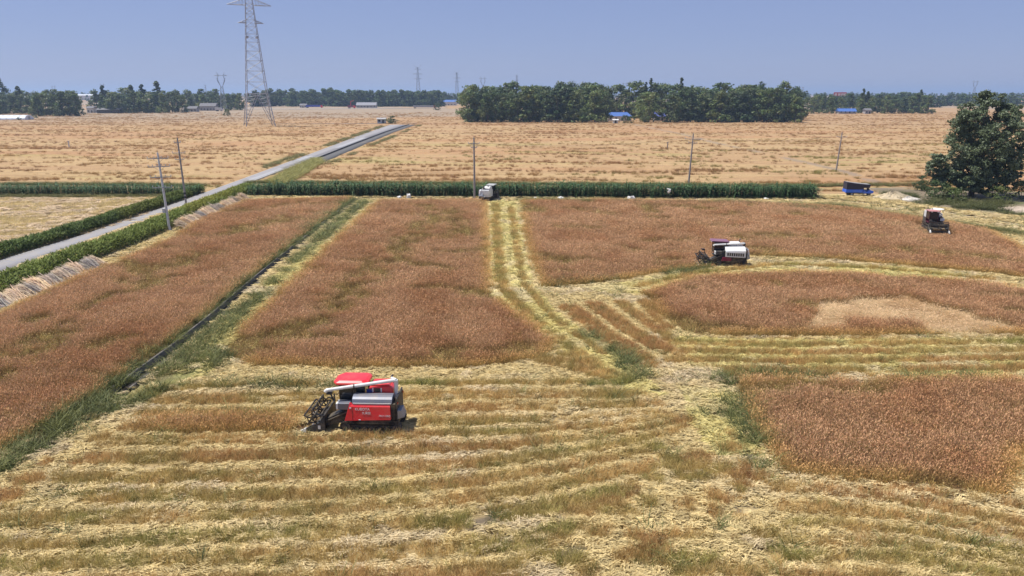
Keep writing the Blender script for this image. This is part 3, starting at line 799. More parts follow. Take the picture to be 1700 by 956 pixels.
def plant_stubble():
    X, Y, D = [], [], []
    for a, b, d in ((18.5, 62, 21.0), (62, 92, 10.0), (92, 126, 5.0)):
        gx, gy = rnd_pts(-100, 100, a, b, d); X.append(gx); Y.append(gy)
    x, y = np.concatenate(X), np.concatenate(Y)
    k = in_view(x, y); x, y = x[k], y[k]
    F = fields_at(x, y)
    ok = ~F['wheat'] & (F['ditch'] > .55) & machine_mask(x, y) & ~F['yard'] & (F['track'] < .4) & (x > -50 + (y - 75) * -.03) | (F['nw'])
    stk = fbm(x * .07, y * 1.9 - .25 * np.clip(x - 2, 0, 9) * np.clip((44 - y) / 10, 0, 1), 151, 3)
    base = .16 + .5 * sstep(.48, .62, stk)
    pr = np.maximum(F['ridge'], base * (.35 + .65 * (F['ridge'] > .02))) * (1 - .9 * F['soil']) * (1 - .5 * F['green'])
    pr = np.where(F['nw'], .45 * sstep(.42, .6, fbm(x * .25 + y * .05, y * .9 - x * .35, 41, 3)), pr)
    k = ok & (rng.uniform(0, 1, len(x)) < pr) & ~F['lodgedpatch']
    x, y = x[k], y[k]; F = {a: b[k] for a, b in F.items()}
    n = len(x)
    rg = F['ridge']
    gn = np.clip(F['rgreen'] * .9 - .12 + 2.0 * (fbm(x * .35, y * .9, 93, 3) - .5), 0, 1); gn = np.where(rg > .3, gn, .1)
    c = mixc((.70, .48, .205), (.38, .36, .12), gn)
    c = np.where((rg < .3)[:, None], np.array((.76, .61, .33))[None], c)
    c = lerp3(c, (.57, .32, .15), np.clip(F['rred'] * 1.3 + 1.2 * (fbm(x * .3, y * .6, 95, 3) - .5), 0, 1) * (rg > .3) * (1 - gn * .6))
    c = lerp3(c, (.58, .52, .20), .5 * F['lime'] * (rg < .4))
    c = lerp3(c, (.16, .20, .06), .7 * (rng.uniform(0, 1, n) < .12) * rg)
    c *= rng.uniform(.75, 1.25, n)[:, None]
    hs = np.where(rg > .3, rng.uniform(.5, .95, n) * (.65 + .35 * rg) * (.8 + .5 * fbm(x * .6, y * .6, 94, 2)), rng.uniform(.2, .45, n))
    hs = np.where(F['nw'], .6, hs)
    far = np.where(y < 62, 1.0, np.where(y < 92, 1.35, 1.8))
    tilt = rng.uniform(0, .55, n); dirn = rng.uniform(-3.14, 3.14, n)
    rot = np.stack([tilt * np.cos(dirn), tilt * np.sin(dirn), rng.uniform(-3.14, 3.14, n)], 1)
    scl = np.stack([far, far, hs * np.sqrt(far)], 1)
    scatter('wheat_stubble', 'rows of cut golden and olive wheat stubble left by the harvesters', 'stubble', C_STUB, np.c_[x, y, .03 + .06 * rg], rot, scl, c)
plant_stubble()

def lay_straw():
    X, Y = [], []
    for a, b, d in ((18.5, 62, 14.0), (62, 92, 6.5), (92, 126, 3.2)):
        gx, gy = rnd_pts(-100, 100, a, b, d); X.append(gx); Y.append(gy)
    x, y = np.concatenate(X), np.concatenate(Y)
    k = in_view(x, y); x, y = x[k], y[k]
    F = fields_at(x, y)
    ok = ~F['wheat'] & (F['ditch'] > .5) & ~F['yard'] & (F['track'] < .3) & ((x > -50 + (y - 75) * -.03) | F['nw'])
    pr = (1 - .93 * sstep(.1, .6, F['ridge'])) * (1 - .8 * F['green']) * (1 - .65 * F['soil']) * (.4 + 1.1 * sstep(.3, .6, fbm(x * .5, y * .9, 97, 3)))
    stk = fbm(x * .07, y * 1.9 - .25 * np.clip(x - 2, 0, 9) * np.clip((44 - y) / 10, 0, 1), 151, 3)
    pr = pr * (1.2 - .4 * sstep(.45, .62, stk))
    pr = np.where(F['lodgedpatch'], 0, pr)
    pr = np.where(F['nw'], .75 * (1 - sstep(.42, .56, fbm(x * .25 + y * .05, y * .9 - x * .35, 41, 3))), pr)
    k = ok & (rng.uniform(0, 1, len(x)) < pr)
    x, y = x[k], y[k]; F = {a: b[k] for a, b in F.items()}
    n = len(x)
    c = np.zeros((n, 3)) + (.71, .585, .31)
    c = lerp3(c, (.72, .645, .28), F['lime'].astype(float) * .85)
    c = lerp3(c, (.77, .65, .42), .5 * sstep(.55, .7, fbm(x * .18, y * .3, 99, 3)))
    c = lerp3(c, (.72, .58, .42), F['nw'] * .9)
    c = lerp3(c, (.66, .56, .42), .5 * sstep(.64, .7, fbm(x * .3, y * .4, 98, 3)))
    c *= rng.uniform(.82, 1.16, n)[:, None]
    along = np.where(inpoly(x, y, FAN), -1.0, 0.0)
    pathd = pdist(x, y, GP([(836, 335), (842, 400), (852, 485)]), 3) < 2.5
    along = np.where(pathd, 1.57, along)
    rot = np.stack([rng.normal(0, .08, n), rng.normal(0, .08, n), along + np.where(F['ridge'] > .01, .25, .5) * rng.normal(0, 1, n)], 1)
    far = np.where(y < 62, 1.0, np.where(y < 92, 1.5, 2.1)) * rng.uniform(.8, 1.2, n)
    scatter('loose_straw', 'pale loose straw strewn in swaths between the stubble rows', 'straw', C_STRAW, np.c_[x, y, np.where(F['nw'], .03, rng.uniform(.04, .11, n))], rot, np.stack([far, far, rng.uniform(.7, 1.5, n)], 1), c)
lay_straw()

def lay_lodged():
    Pm = LODGED_PATCH
    x, y = rnd_pts(Pm[:, 0].min() - 2, Pm[:, 0].max() + 2, Pm[:, 1].min() - 2, Pm[:, 1].max() + 2, 5)
    F = fields_at(x, y); k = F['lodgedpatch'] & F['w_oval']; x, y = x[k], y[k]; n = len(x)
    c = mixc((.80, .62, .41), (.58, .39, .22), sstep(.45, .6, fbm(x * .5, y * .6, 102, 3))) * rng.uniform(.8, 1.2, n)[:, None]
    rot = np.stack([rng.normal(0, .1, n), rng.normal(0, .1, n), rng.uniform(-3.14, 3.14, n)], 1)
    s = rng.uniform(.9, 1.4, n)
    scatter('flattened_wheat', 'pale flattened wheat lying in the middle of the uncut oval island', 'wheat', C_LODGE, np.c_[x, y, np.zeros(n)], rot, np.stack([s, s, .45 * s], 1), c)
lay_lodged()

def plant_weeds():
    x, y = rnd_pts(-60, 80, 19, 128, 7)
    k = in_view(x, y); x, y = x[k], y[k]
    F = fields_at(x, y)
    pr = F['green'] * sstep(.3, .55, fbm(x * .5, y * .5, 103, 3)) * 1.3
    pr = np.maximum(pr, .45 * F['yard'] * sstep(.5, .62, fbm(x * .15, y * .3, 44, 3)) * (F['track'] < .3) * ~F['sand'])
    pr = np.maximum(pr, .014 * (~F['wheat']) * (F['track'] < .3) * (x > -50))
    k = (rng.uniform(0, 1, len(x)) < pr) & machine_mask(x, y) & ((F['ditch'] > .62) | (y < 42))
    # verges along the grey tracks
    x, y, yard = x[k], y[k], F['yard'][k]; n = len(x)
    c = mixc((.085, .11, .035), (.27, .27, .09), rng.uniform(0, 1, n) ** 1.4) * rng.uniform(.75, 1.3, n)[:, None]
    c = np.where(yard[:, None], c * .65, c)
    tall = .8 + .9 * fbm(x * .4, y * .4, 105, 2)
    rot = np.stack([rng.normal(0, .15, n), rng.normal(0, .15, n), rng.uniform(-3.14, 3.14, n)], 1)
    s = np.where(y > 80, 1.6, 1.05)
    scatter('green_weeds', 'dark green weeds and grass along the ditch and field margins', 'weeds', C_WEED, np.c_[x, y, np.zeros(n)], rot, np.stack([s, s, tall], 1), c)
plant_weeds()

def plant_verge():
    # yellow-green rough grass between lane and far field, and fringes along paths
    V = GP([(445, 304), (470, 290), (525, 264), (535, 270), (500, 292), (470, 308)])
    x, y = rnd_pts(V[:, 0].min(), V[:, 0].max(), V[:, 1].min(), V[:, 1].max(), 5)
    k = inpoly(x, y, V); x, y = x[k], y[k]; n = len(x)
    c = mixc((.42, .37, .12), (.27, .28, .09), rng.uniform(0, 1, n)) * rng.uniform(.8, 1.2, n)[:, None]
    s = rng.uniform(1.4, 2.2, n)
    scatter('verge_grass', 'yellow green rough grass on the verge where the canal wall begins', 'grass', C_WEED, np.c_[x, y, np.zeros(n)], np.stack([x * 0, x * 0, rng.uniform(-3, 3, n)], 1), np.stack([s, s, s * 1.0], 1), c)
    # far side of the lane: olive grass bank
    pts = []
    for t in np.linspace(0, 1, 900):
        if vnoise(np.array([t * 26]), np.array([0.]), 9)[0] < .42: continue
        a = np.array(G(424, 289)) * (1 - t) + np.array(G(640, 209.5)) * t
        pts.append(a + [rng.normal(-1.9, .9), rng.normal(0, 1.6)])
    for t in np.linspace(0, 1, 500):
        a = np.array(G(530, 272)) * (1 - t) + np.array(G(690, 208)) * t
        if vnoise(np.array([t * 22]), np.array([4.]), 9)[0] > .5: pts.append(a + [rng.normal(2.2, .7), rng.normal(0, .9)])
    # grassy lip on both sides of the corn rows and of the grey track
    for (xa, ya, xb, yb, nn, sp) in ((410, 303, 1370, 309, 1300, .7), (0, 306, 340, 308, 500, .6), (0, 326, 300, 326, 400, .8), (860, 333, 1400, 343, 700, .6), (1400, 345, 1700, 390, 500, .7), (1370, 309, 1600, 306, 300, .8)):
        A, B = np.array(G(xa, ya)), np.array(G(xb, yb))
        for t in rng.uniform(0, 1, nn): pts.append(A * (1 - t) + B * t + [rng.normal(0, .5), rng.normal(0, sp)])
    p = np.array(pts); n = len(p)
    c = mixc((.27, .23, .09), (.14, .16, .05), rng.uniform(0, 1, n)) * rng.uniform(.75, 1.25, n)[:, None]
    s = rng.uniform(1.0, 2.0, n)
    k = machine_mask(p[:, 0], p[:, 1])
    scatter('margin_grass', 'olive dry grass fringing the corn rows, the lane bank and the grey track', 'grass', C_WEED, np.c_[p, np.zeros(n)][k], np.stack([s * 0, s * 0, rng.uniform(-3, 3, n)], 1)[k], np.stack([s, s, s * .7], 1)[k], c[k])
plant_verge()

def far_clumps():
    N = 170000
    y = 128 + (rng.uniform(0, 1, N) ** 1.5) * 560
    x = rng.uniform(-1, 1, N) * (.76 * y + 8)
    F_tr = np.zeros(N)
    for pl, hw in TRACKS: F_tr = np.maximum(F_tr, 1 - sstep(hw * .9, hw * 1.3, pdist(x, y, GP(pl), 5)))
    wx = x + 14 * fbm(x * .02, y * .05, 131, 2); wy = y + 7 * (fbm(x * .03, y * .03, 133, 3) - .5) + .05 * x
    band = fbm(wx * .035, wy * .30, 31, 4); spot = fbm(x * .22, y * .5, 33, 3)
    pr = .8 * sstep(.625, .70, band) + .9 * sstep(.66, .74, spot) + .01
    road = pdist_mask_road(x, y) + inpoly(x, y, np.concatenate([CAN + [-3, -2], (CAN + [2, 0])[::-1]]))
    corn = (y < 131)
    k = (rng.uniform(0, 1, N) < pr) & (F_tr < .3) & (road < .5) & ~corn & ~((x < G(0, 305)[0] * 0 - 55) & (y < 134))
    k &= ~inpoly(x, y, TREE_YARD)
    for pl, hw in BUNDS: k |= (pdist(x, y, GP(pl), 6) < hw * .8) & (rng.uniform(0, 1, N) < .5) & (road < .5) & ~corn
    x, y = x[k], y[k]; n = len(x)
    g = fbm(x * .02, y * .06, 35, 3)
    c = mixc((.46, .28, .13), (.34, .30, .11), sstep(.45, .62, g) * np.clip((330 - y) / 120, 0, 1))
    c = lerp3(c, (.40, .215, .11), .8 * (fbm(x * .05, y * .2, 37, 2) > .55)) * rng.uniform(.7, 1.25, n)[:, None]
    s = rng.uniform(1.2, 2.2, n) * (1 + (y - 128) / 300)
    rot = np.stack([rng.normal(0, .15, n), rng.normal(0, .15, n), rng.uniform(-3.14, 3.14, n)], 1)
    scatter('uncut_stubble_tufts', 'brown tufts and streaks of tall stubble in the golden fields beyond the corn', 'stubble', C_STUB, np.c_[x, y, np.zeros(n)], rot, np.stack([s, s, rng.uniform(.7, 1.5, n)], 1), c)
far_clumps()

def plant_corn():
    for lab, (xa, ya), (xb, yb), rows, h in (('long dark green corn row running beside the grey track to the blue truck', (412, 325.5), (1362, 329.5), 6, 1.0),
                                             ('shorter dark green corn row across the lane, below the pale path', (-60, 325), (322, 325), 6, .8)):
        A, B = np.array(G(xa, ya)), np.array(G(xb, yb)); L = np.linalg.norm(B - A); d = (B - A) / L; nrm = np.array([-d[1], d[0]])
        pts = []
        for r_ in range(rows):
            for s_ in np.arange(0, L, .30): pts.append(A + d * (s_ + rng.normal(0, .07)) + nrm * (r_ * .62 + rng.normal(0, .07)))
        p = np.array(pts); n = len(p)
        k = rng.uniform(0, 1, n) < .95
        k &= machine_mask(p[:, 0], p[:, 1]); p = p[k]; n = len(p)
        c = mixc((.045, .105, .042), (.10, .17, .065), rng.uniform(0, 1, n)) * rng.uniform(.8, 1.2, n)[:, None]
        s = h * (1 + .13 * rng.normal(0, 1, n)) * (.9 + .2 * fbm(p[:, 0] * .2, p[:, 1] * .2, 107, 2))
        scatter('corn_row', lab, 'corn', C_CORN, np.c_[p, np.zeros(n)], np.stack([rng.normal(0, .05, n), rng.normal(0, .05, n), rng.uniform(-3.14, 3.14, n)], 1), np.stack([s * 1.15, s * 1.15, s], 1), c)
plant_corn()

# ------------------------------------------------------------------ hedges: leafy blades over a rounded bank
m_hedge = plant_mat('hedge_leaves', (.14, .19, .048), use_tint=False, transl=.25)
def hedge(label, A, width, height, seed, dens=420):
    r = np.random.default_rng(seed)
    A = np.asarray(A)
    seg = np.linalg.norm(np.diff((A), axis=0), axis=1); L = seg.sum()
    n = int(L * dens)
    s = r.uniform(0, L, n); cum = np.r_[0, np.cumsum(seg)]
    i = np.clip(np.searchsorted(cum, s) - 1, 0, len(seg) - 1); t = (s - cum[i]) / seg[i]
    base = A[i] + (A[i + 1] - A[i]) * t[:, None]; dirn = (A[i + 1] - A[i]) / seg[i][:, None]; nr = np.c_[-dirn[:, 1], dirn[:, 0]]
    w = r.uniform(-1, 1, n); hh = height * (.8 + .4 * fbm(s * .4, w * 2, seed, 3)) * np.sqrt(np.clip(1 - .75 * w * w, 0, 1))
    z = hh * np.where(r.uniform(0, 1, n) < .65, r.uniform(.55, 1, n), r.uniform(.05, .6, n))
    p = np.c_[base + nr * (w * width / 2 * (.85 + .3 * fbm(s * .3, s * 0, seed + 3, 2)))[:, None], z]
    a = r.uniform(0, 6.28, n); up = r.uniform(.3, 1.3, n); l = r.uniform(.22, .5, n)
    d = np.stack([np.cos(a), np.sin(a), up], 1); d /= np.linalg.norm(d, axis=1)[:, None]; d *= l[:, None]
    wd = np.stack([-np.sin(a), np.cos(a), r.normal(0, .3, n)], 1) * (r.uniform(.035, .07, n))[:, None]
    v = np.stack([p - wd * .5, p + wd * .5, p + d * .6 + wd, p + d * .6 - wd, p + d], 1)
    g = (.65 + .7 * fbm(s * .6, w * 2 + 9, seed + 5, 3)) * r.uniform(.75, 1.3, n)
    yel = sstep(.45, .65, fbm(s * .08, w * .5, seed + 8, 2))
    cc = np.stack([g * (1 + .35 * yel), g * (1 + .12 * yel), g * (1 - .1 * yel)], 1)
    q = np.arange(n)[:, None] * 5
    tri = np.concatenate([q + [[0, 1, 2]], q + [[0, 2, 3]], q + [[3, 2, 4]]])
    me = mesh_np('hedge', v.reshape(-1, 3), tri, m_hedge, np.repeat(cc, 5, 0))
    return tag(obj('hedge', me), label, 'hedge')
hedge('clipped green hedge between the lane and the ripe wheat, with straw bundles beside it', np.array([ROAD_R[0] + [5.6, 0], ROAD_R[1] + [5.3, 0], ROAD_R[2] + [4.9, 0], ROAD_R[3] + [4.5, 0], ROAD_R[4] + [4.0, 0], np.array(G(385, 317)) + [3.2, 0]]), 3.0, 1.6, 31)
hedge('green hedge between the lane and the pale stubble field across it', np.array([ROAD_L[0] + [-1.5, 0], ROAD_L[1] + [-1.5, 0], ROAD_L[2] + [-1.5, 0], ROAD_L[3] + [-1.5, 0], ROAD_L[4] + [-1.5, 0], np.array(G(345, 318)) + [-1.4, 0]]), 2.2, 1.3, 37)

# ------------------------------------------------------------------ straw bundles leaning along the hedge
m_straw_b = plant_mat('bundle_straw', (.60, .545, .43), use_tint=False, transl=.1)
def bundle_mesh(seed):
    r = np.random.default_rng(seed)
    V, Fq, C = [], [], []
    for i in range(300):
        u = r.normal() * .28; t0 = np.array([u * 1.0, -.55 + r.normal() * .1, .03 + abs(r.normal()) * .05])
        t1 = np.array([u * .6 + r.normal() * .18, .5 + r.normal() * .15, .45 + .35 * math.exp(-u * u * 6) + r.normal() * .1])
        if i % 4 == 0: t1[2] *= .5
        wd = np.array([1, r.normal() * .2, r.normal() * .5]) * r.uniform(.007, .015)
        mid = (t0 + t1) / 2 + np.array([0, 0, .12])
        o = len(V); V += [t0 - wd, t0 + wd, mid - wd, mid + wd, t1 - wd * .6, t1 + wd * .6]
        c = np.array([1, r.uniform(.88, 1), r.uniform(.8, 1)]) * r.uniform(.6, 1.3); C += [c] * 6
        Fq += [(o, o + 1, o + 3, o + 2), (o + 2, o + 3, o + 5, o + 4)]
    return mesh_np('straw_bundle', np.array(V), np.array(Fq), m_straw_b, np.array(C))
BM = [bundle_mesh(700 + i) for i in range(4)]
def bundles(label, group, a, b, n):
    A, B = np.array(G(*a)), np.array(G(*b)); d = B - A; rz = math.atan2(d[1], d[0])
    for i in range(n):
        p = A + d * (i + .5) / n
        o = obj('straw_bundle', BM[i % 4]); o.location = (p[0] + random.uniform(-.15, .15), p[1] + random.uniform(-.2, .2), .02)
        o.rotation_euler = (0, 0, rz + random.uniform(-.25, .25)); s = random.uniform(1.1, 1.5); o.scale = (s * 1.2, s * 1.0, s * .95)
        tag(o, label, 'straw bundle', group)
bundles('pale straw bundle in the longer row against the hedge foot, away from the electricity poles', 'straw bundles along the hedge away from the poles', (-30, 522), (168, 441), 15)
bundles('pale straw bundle in the row against the hedge foot behind the twin electricity poles', 'straw bundles behind the electricity poles', (298, 381), (407, 331), 15)

# ------------------------------------------------------------------ trees
m_bark = mat('bark', (.10, .075, .055), .9, var=.3, scale=2)
m_leaf = plant_mat('tree_leaves', (.095, .14, .048), use_tint=False, transl=.3, rough=.55, spec=.35)
m_leaf_big = plant_mat('big_tree_leaves', (.155, .20, .095), use_tint=False, transl=.3, rough=.5, spec=.4)
m_leaf_dark = plant_mat('conifer_leaves', (.065, .10, .042), use_tint=False, transl=.08, rough=.6)
def crown(seed, kind, H, W, nl, per, leaf, m, base=.12):
    """leaf-sized faces on many overlapping clumps spread through the crown"""
    r = np.random.default_rng(seed)
    cen, rad = [], []
    for i in range(nl):
        t = r.uniform(0, 1) if kind not in ('column', 'cone') else (i + r.uniform(0, 1)) / nl
        z = H * (base + (1 - base) * t)
        if kind == 'round': prof = math.sin(math.pi * min(1, .10 + .86 * t ** .85)) ** .6
        elif kind == 'column': prof = .9 * (1 - t) ** .55 + .06
        elif kind == 'cone': prof = (1 - t) ** .9 + .05
        else: prof = (1 - .55 * t) * (.55 + .45 * math.sin(math.pi * min(1, t + .25)))
        a = r.uniform(0, 6.28); q = W / 2 * prof * math.sqrt(r.uniform(.12, 1)) * r.uniform(.75, 1.08)
        cen.append((q * math.cos(a), q * math.sin(a), z - .04 * H)); rad.append(W * r.uniform(.08, .17) * (.6 if kind in ('column', 'cone') else 1))
    cen, rad = np.array(cen), np.array(rad)
    n = nl * per
    li = np.repeat(np.arange(nl), per)
    d = r.normal(size=(n, 3)); d /= np.linalg.norm(d, axis=1)[:, None]
    q = rad[li] * r.uniform(.45, 1.1, n)
    p = cen[li] + d * q[:, None] * np.array([1, 1, .72])
    nrm = d + r.normal(size=(n, 3)) * .55 + [0, 0, .35]; nrm /= np.linalg.norm(nrm, axis=1)[:, None]
    a = r.normal(size=(n, 3)); t1 = np.cross(nrm, a); t1 /= np.linalg.norm(t1, axis=1)[:, None] + 1e-9; t2 = np.cross(nrm, t1)
    s = leaf * r.uniform(.6, 1.35, n)
    t1 = t1 * s[:, None]; t2 = t2 * (s * r.uniform(.45, .8, n))[:, None]
    v = np.stack([p - t1, p - t2 * .9, p + t1, p + t2], 1).reshape(-1, 3)
    f = np.arange(n * 4).reshape(-1, 4)
    lobe = r.uniform(.72, 1.3, nl); yel = r.uniform(.85, 1.25, nl)
    cc = np.stack([lobe[li] * yel[li], lobe[li], lobe[li] * .95], 1) * r.uniform(.8, 1.2, n)[:, None]
    return mesh_np('crown', v, f, m, np.repeat(cc, 4, 0)), cen
def trunk(H, cen, r0, seed, top=.75, nb=10, m=None):
    r = random.Random(seed); b = MB()
    pts = [(0, 0, -.3)] + [(r.uniform(-.02, .02) * H, r.uniform(-.02, .02) * H, H * top * k / 4) for k in range(1, 5)]
    b.path(pts, [r0 * (1 - .2 * k) for k in range(5)], 7)
    idx = list(range(len(cen))); r.shuffle(idx)
    for i in idx[:nb]:
        c = cen[i]; z0 = min(H * top * .9, max(H * .12, c[2] * .55))
        k = z0 / (H * top) * 4; j = min(int(k), 3); q = [pts[j + (1 if j else 1)][a] * 1.0 for a in range(3)]; q = (pts[j][0], pts[j][1], z0)
        mid = ((q[0] + c[0]) / 2, (q[1] + c[1]) / 2, (q[2] + c[2]) / 2 + .04 * H)
        b.path([q, mid, tuple(c)], [r0 * .38, r0 * .25, r0 * .1], 5)
    o = b.build('trunk', m or m_bark); me = o.data; bpy.data.objects.remove(o)
    return me
TREES = {}
def variant(key, seed, kind, H, W, nl, per, leaf, m, base=.12):
    cr, cen = crown(seed, kind, H, W, nl, per, leaf, m, base)
    TREES[key] = (trunk(H, cen, H * .017, seed), cr, H)
for i in range(6): variant('round%d' % i, 20 + i, 'round' if i % 2 else 'oval', 10, 7.2 + i * .3, 46, 46, .30, m_leaf, .05)
for i in range(2): variant('column%d' % i, 40 + i, 'column', 10, 1.7, 40, 26, .22, m_leaf_dark, .08)
for i in range(2): variant('cone%d' % i, 50 + i, 'cone', 10, 4.8, 50, 34, .26, m_leaf_dark, .06)
for i in range(3): variant('bush%d' % i, 60 + i, 'round', 10, 15, 30, 40, .5, m_leaf, .1)
def tree(key, px, py, height, label, group=None, name='broadleaf_tree', cat='tree', xy=None, wide=1.0):
    tm, cm, H = TREES[key]
    x, y = xy if xy is not None else G(px, py)
    e = empty(name, (x, y, 0), random.uniform(0, 6.28)); s = height / H; e.scale = (s * wide, s * wide, s)
    obj('trunk', tm, e); obj('crown', cm, e)
    return tag(e, label, cat, group)

def wood(x0, x1, step, rows, hmin, hmax, label, group, skip=(), labels=None):
    for ri, (py, dh) in enumerate(rows):
        px = x0 + random.uniform(0, step)
        while px < x1:
            if not any(a < px < b and py > c for a, b, c in skip):
                tree('round%d' % random.randrange(6), px, py + random.uniform(-.6, .6), random.uniform(hmin, hmax) * dh, (labels[ri](px) if labels else label % ('front' if ri == 0 else 'back')), group, wide=random.uniform(.95, 1.3))
            px += step * random.uniform(.7, 1.3)
# grove round the blue-roofed farmhouses
wood(772, 1325, 15, [(202.5, .92), (199, 1.0), (195.5, 1.12)], 17, 22.5, '', 'grove trees around the farmhouses', labels=[lambda px, w=w: 'tree %s the big farmhouse grove, %s side' % (w, 'lane' if px < 1000 else ('billboard' if px > 1110 else 'house')) for w in ('at the field edge of', 'in the middle rows of', 'in the tall back row of')], skip=[(1000, 1062, 197.5), (1080, 1110, 197.5)])
tree('bush1', 945, 203.4, 8.5, 'low rounded grey green tree at the foot of the farmhouse grove', name='round_bush', cat='tree', wide=.75)
tree('bush0', 1072, 204, 6, 'small pale green bush between the two blue farmhouse roofs', name='round_bush', cat='bush', wide=.6)
tree('bush2', 1038, 204.4, 4.6, 'small dark bush right before the long blue-roofed farmhouse', name='round_bush', cat='bush', wide=.8)
tree('bush2', 1048, 204.6, 4.2, 'low dark shrub at the corner of the long blue-roofed farmhouse', name='round_bush', cat='bush', wide=.8)
for i, (px, h) in enumerate(((1078, 27.5), (1128, 28.5), (1070, 25))):
    tree('column%d' % (i % 2), px, 198.5, h, ['tall narrow poplar above the farmhouse grove, the taller of a close pair', 'tallest narrow poplar rising alone above the farmhouse grove', 'slightly shorter narrow poplar of the close pair above the grove'][i], name='poplar_tree', wide=1.25)
# woods west of the lattice tower
wood(52, 140, 14, [(192.5, .95), (189.5, 1.05)], 17, 19.5, 'dark tree in the %s row of the dense clump beside the white greenhouse', 'trees beside the greenhouse')
wood(-40, 50, 14, [(189, .8), (187, 1.0)], 17, 21, 'tree in the %s row of those right behind the white greenhouse', 'trees behind the greenhouse')
tree('round1', 2, 186, 30, 'tall hazy tree standing well above the row behind the greenhouse', wide=.9)
tree('cone0', 36, 188, 24, 'dark pointed tree among the trees behind the greenhouse', name='conifer_tree', wide=1.3)
wood(160, 305, 13, [(187.2, .9), (184.5, 1.05)], 17, 22, 'tree in the %s row of the wood by the low dark shed', 'trees by the low dark shed')
for i, (px, h) in enumerate(((175, 25), (222, 25.5), (240, 26), (265, 29))):
    tree('cone%d' % (i % 2), px, 186.5, h, ['pointed conifer right behind the low dark shed', 'dark pointed conifer, lowest of the three in the shed wood', 'dark pointed conifer in the middle of the three in the shed wood', 'tallest pointed conifer of the wood by the low dark shed'][i], name='conifer_tree', wide=1.35)
wood(312, 405, 11, [(182.5, .85), (180, 1.0)], 16, 22, 'hazy tree in the %s row of the wood behind the small grey houses', 'trees behind the small grey houses')
# woods to the east
wood(1338, 1545, 13, [(188.2, .9), (185.5, 1.0)], 13, 17, 'tree in the %s row of the wood behind the long blue shed', 'trees behind the long blue shed', skip=[(1388, 1425, 187)])
for i, (px, h) in enumerate(((1430, 22), (1438, 19.5), (1525, 21), (1519, 18))):
    tree('cone%d' % (i % 2), px, 187.4, h, ['tallest pointed conifer next to the long blue shed', 'shorter pointed conifer next to the long blue shed', 'taller pointed conifer at the bare end of the blue shed wood', 'shorter pointed conifer at the bare end of the blue shed wood'][i], name='conifer_tree', wide=1.0)
tree('bush0', 651, 205.2, 4.2, 'low round bush beside the small white hut', name='round_bush', cat='bush', wide=1.4)
tree('bush1', 377, 192.4, 5, 'lone dark shrub in the field near the foot of the lattice tower', name='round_bush', cat='bush', wide=.8)
tree('bush2', 727, 183, 7, 'dark bush at the end of the far road', name='round_bush', cat='bush', wide=.9)

# the big tree by the blue truck
def big_tree():
    x, y = G(1612, 326); H = 19.0
    e = empty('broadleaf_tree', (x, y, 0)); e.scale = (.88, .92, .95); tag(e, 'large solitary spreading broadleaf tree on bare ground beyond the blue truck', 'tree')
    r = np.random.default_rng(5)
    cen, rad = [], []
    # lopsided outline: low skirt reaching west, dome leaning east, peak right of the middle
    lobes = [(-5.6, 0, 6.0, 3.0), (-7.0, 1, 4.6, 2.0), (-4.2, -2, 8.2, 3.0), (-2.6, 1, 11, 3.2), (-3.8, -1, 13.0, 2.4), (0, -2, 9, 4.0), (3.2, 1, 8.6, 3.8), (5.6, -1, 7.2, 3.0), (6.6, 0, 10, 2.6), (4.6, 0, 13, 2.9),
             (1.5, 0, 15.0, 3.0), (.7, .3, 16.4, 2.3), (-2.6, 0, 14.2, 2.5), (4.6, 0, 14.4, 2.2), (0, 1, 13, 3.4), (1.5, -3, 5.6, 3.4), (-2, -3, 5, 3.0), (4.2, -2, 4.7, 2.4), (-4.8, -1.5, 3.8, 2.0), (-6.2, .5, 3.2, 1.5), (6.9, 0, 6.0, 1.9), (-1, 3.5, 8, 3.6), (3, 3.5, 10, 3.4), (0, -4.2, 10.5, 2.6), (3.2, -3.6, 11.5, 2.4), (7.2, -1, 4.2, 1.2), (-7.6, -1, 6.2, 1.3), (-2.8, -3.4, 2.6, 1.8), (-4.6, -2, 2.2, 1.8), (0, -3.2, 2.8, 2.1), (3.0, -3, 3.0, 2.0), (-1.5, -1.5, 3.2, 2.2), (1.8, -1.2, 3.4, 2.2), (-6.8, -.5, 2.4, 1.3), (5.6, -1.5, 3.2, 1.5)]
    for lx, ly, lz, lr in lobes:
        for j in range(20):
            d = r.normal(size=3); d /= np.linalg.norm(d)
            cen.append(np.array([lx, ly, lz]) + d * lr * r.uniform(.55, .98)); rad.append(lr * r.uniform(.20, .36))
    cen, rad = np.array(cen), np.array(rad); cen[:, 2] = np.maximum(cen[:, 2], 1.3)
    nl, per = len(cen), 88; n = nl * per; li = np.repeat(np.arange(nl), per)
    d = r.normal(size=(n, 3)); d /= np.linalg.norm(d, axis=1)[:, None]
    p = cen[li] + d * (rad[li] * r.uniform(.4, 1.15, n))[:, None] * [1.05, 1.05, .68]
    p[:, 2] = np.maximum(p[:, 2], .5)
    nrm = d * .7 + r.normal(size=(n, 3)) * .6 + [0, 0, .5]; nrm /= np.linalg.norm(nrm, axis=1)[:, None]
    a = r.normal(size=(n, 3)); t1 = np.cross(nrm, a); t1 /= np.linalg.norm(t1, axis=1)[:, None]; t2 = np.cross(nrm, t1)
    s = r.uniform(.12, .28, n)
    t1 *= s[:, None]; t2 *= (s * .6)[:, None]
    v = np.stack([p - t1, p - t2, p + t1, p + t2], 1).reshape(-1, 3)
    lobe = r.uniform(.75, 1.3, nl)
    cc = np.stack([lobe[li] * 1.02, lobe[li], lobe[li]], 1) * r.uniform(.75, 1.25, n)[:, None]
    obj('crown', mesh_np('crown', v, np.arange(n * 4).reshape(-1, 4), m_leaf_big, np.repeat(cc, 4, 0)), e)
    obj('trunk', trunk(H, cen, .55, 5, .72, 46), e)
big_tree()
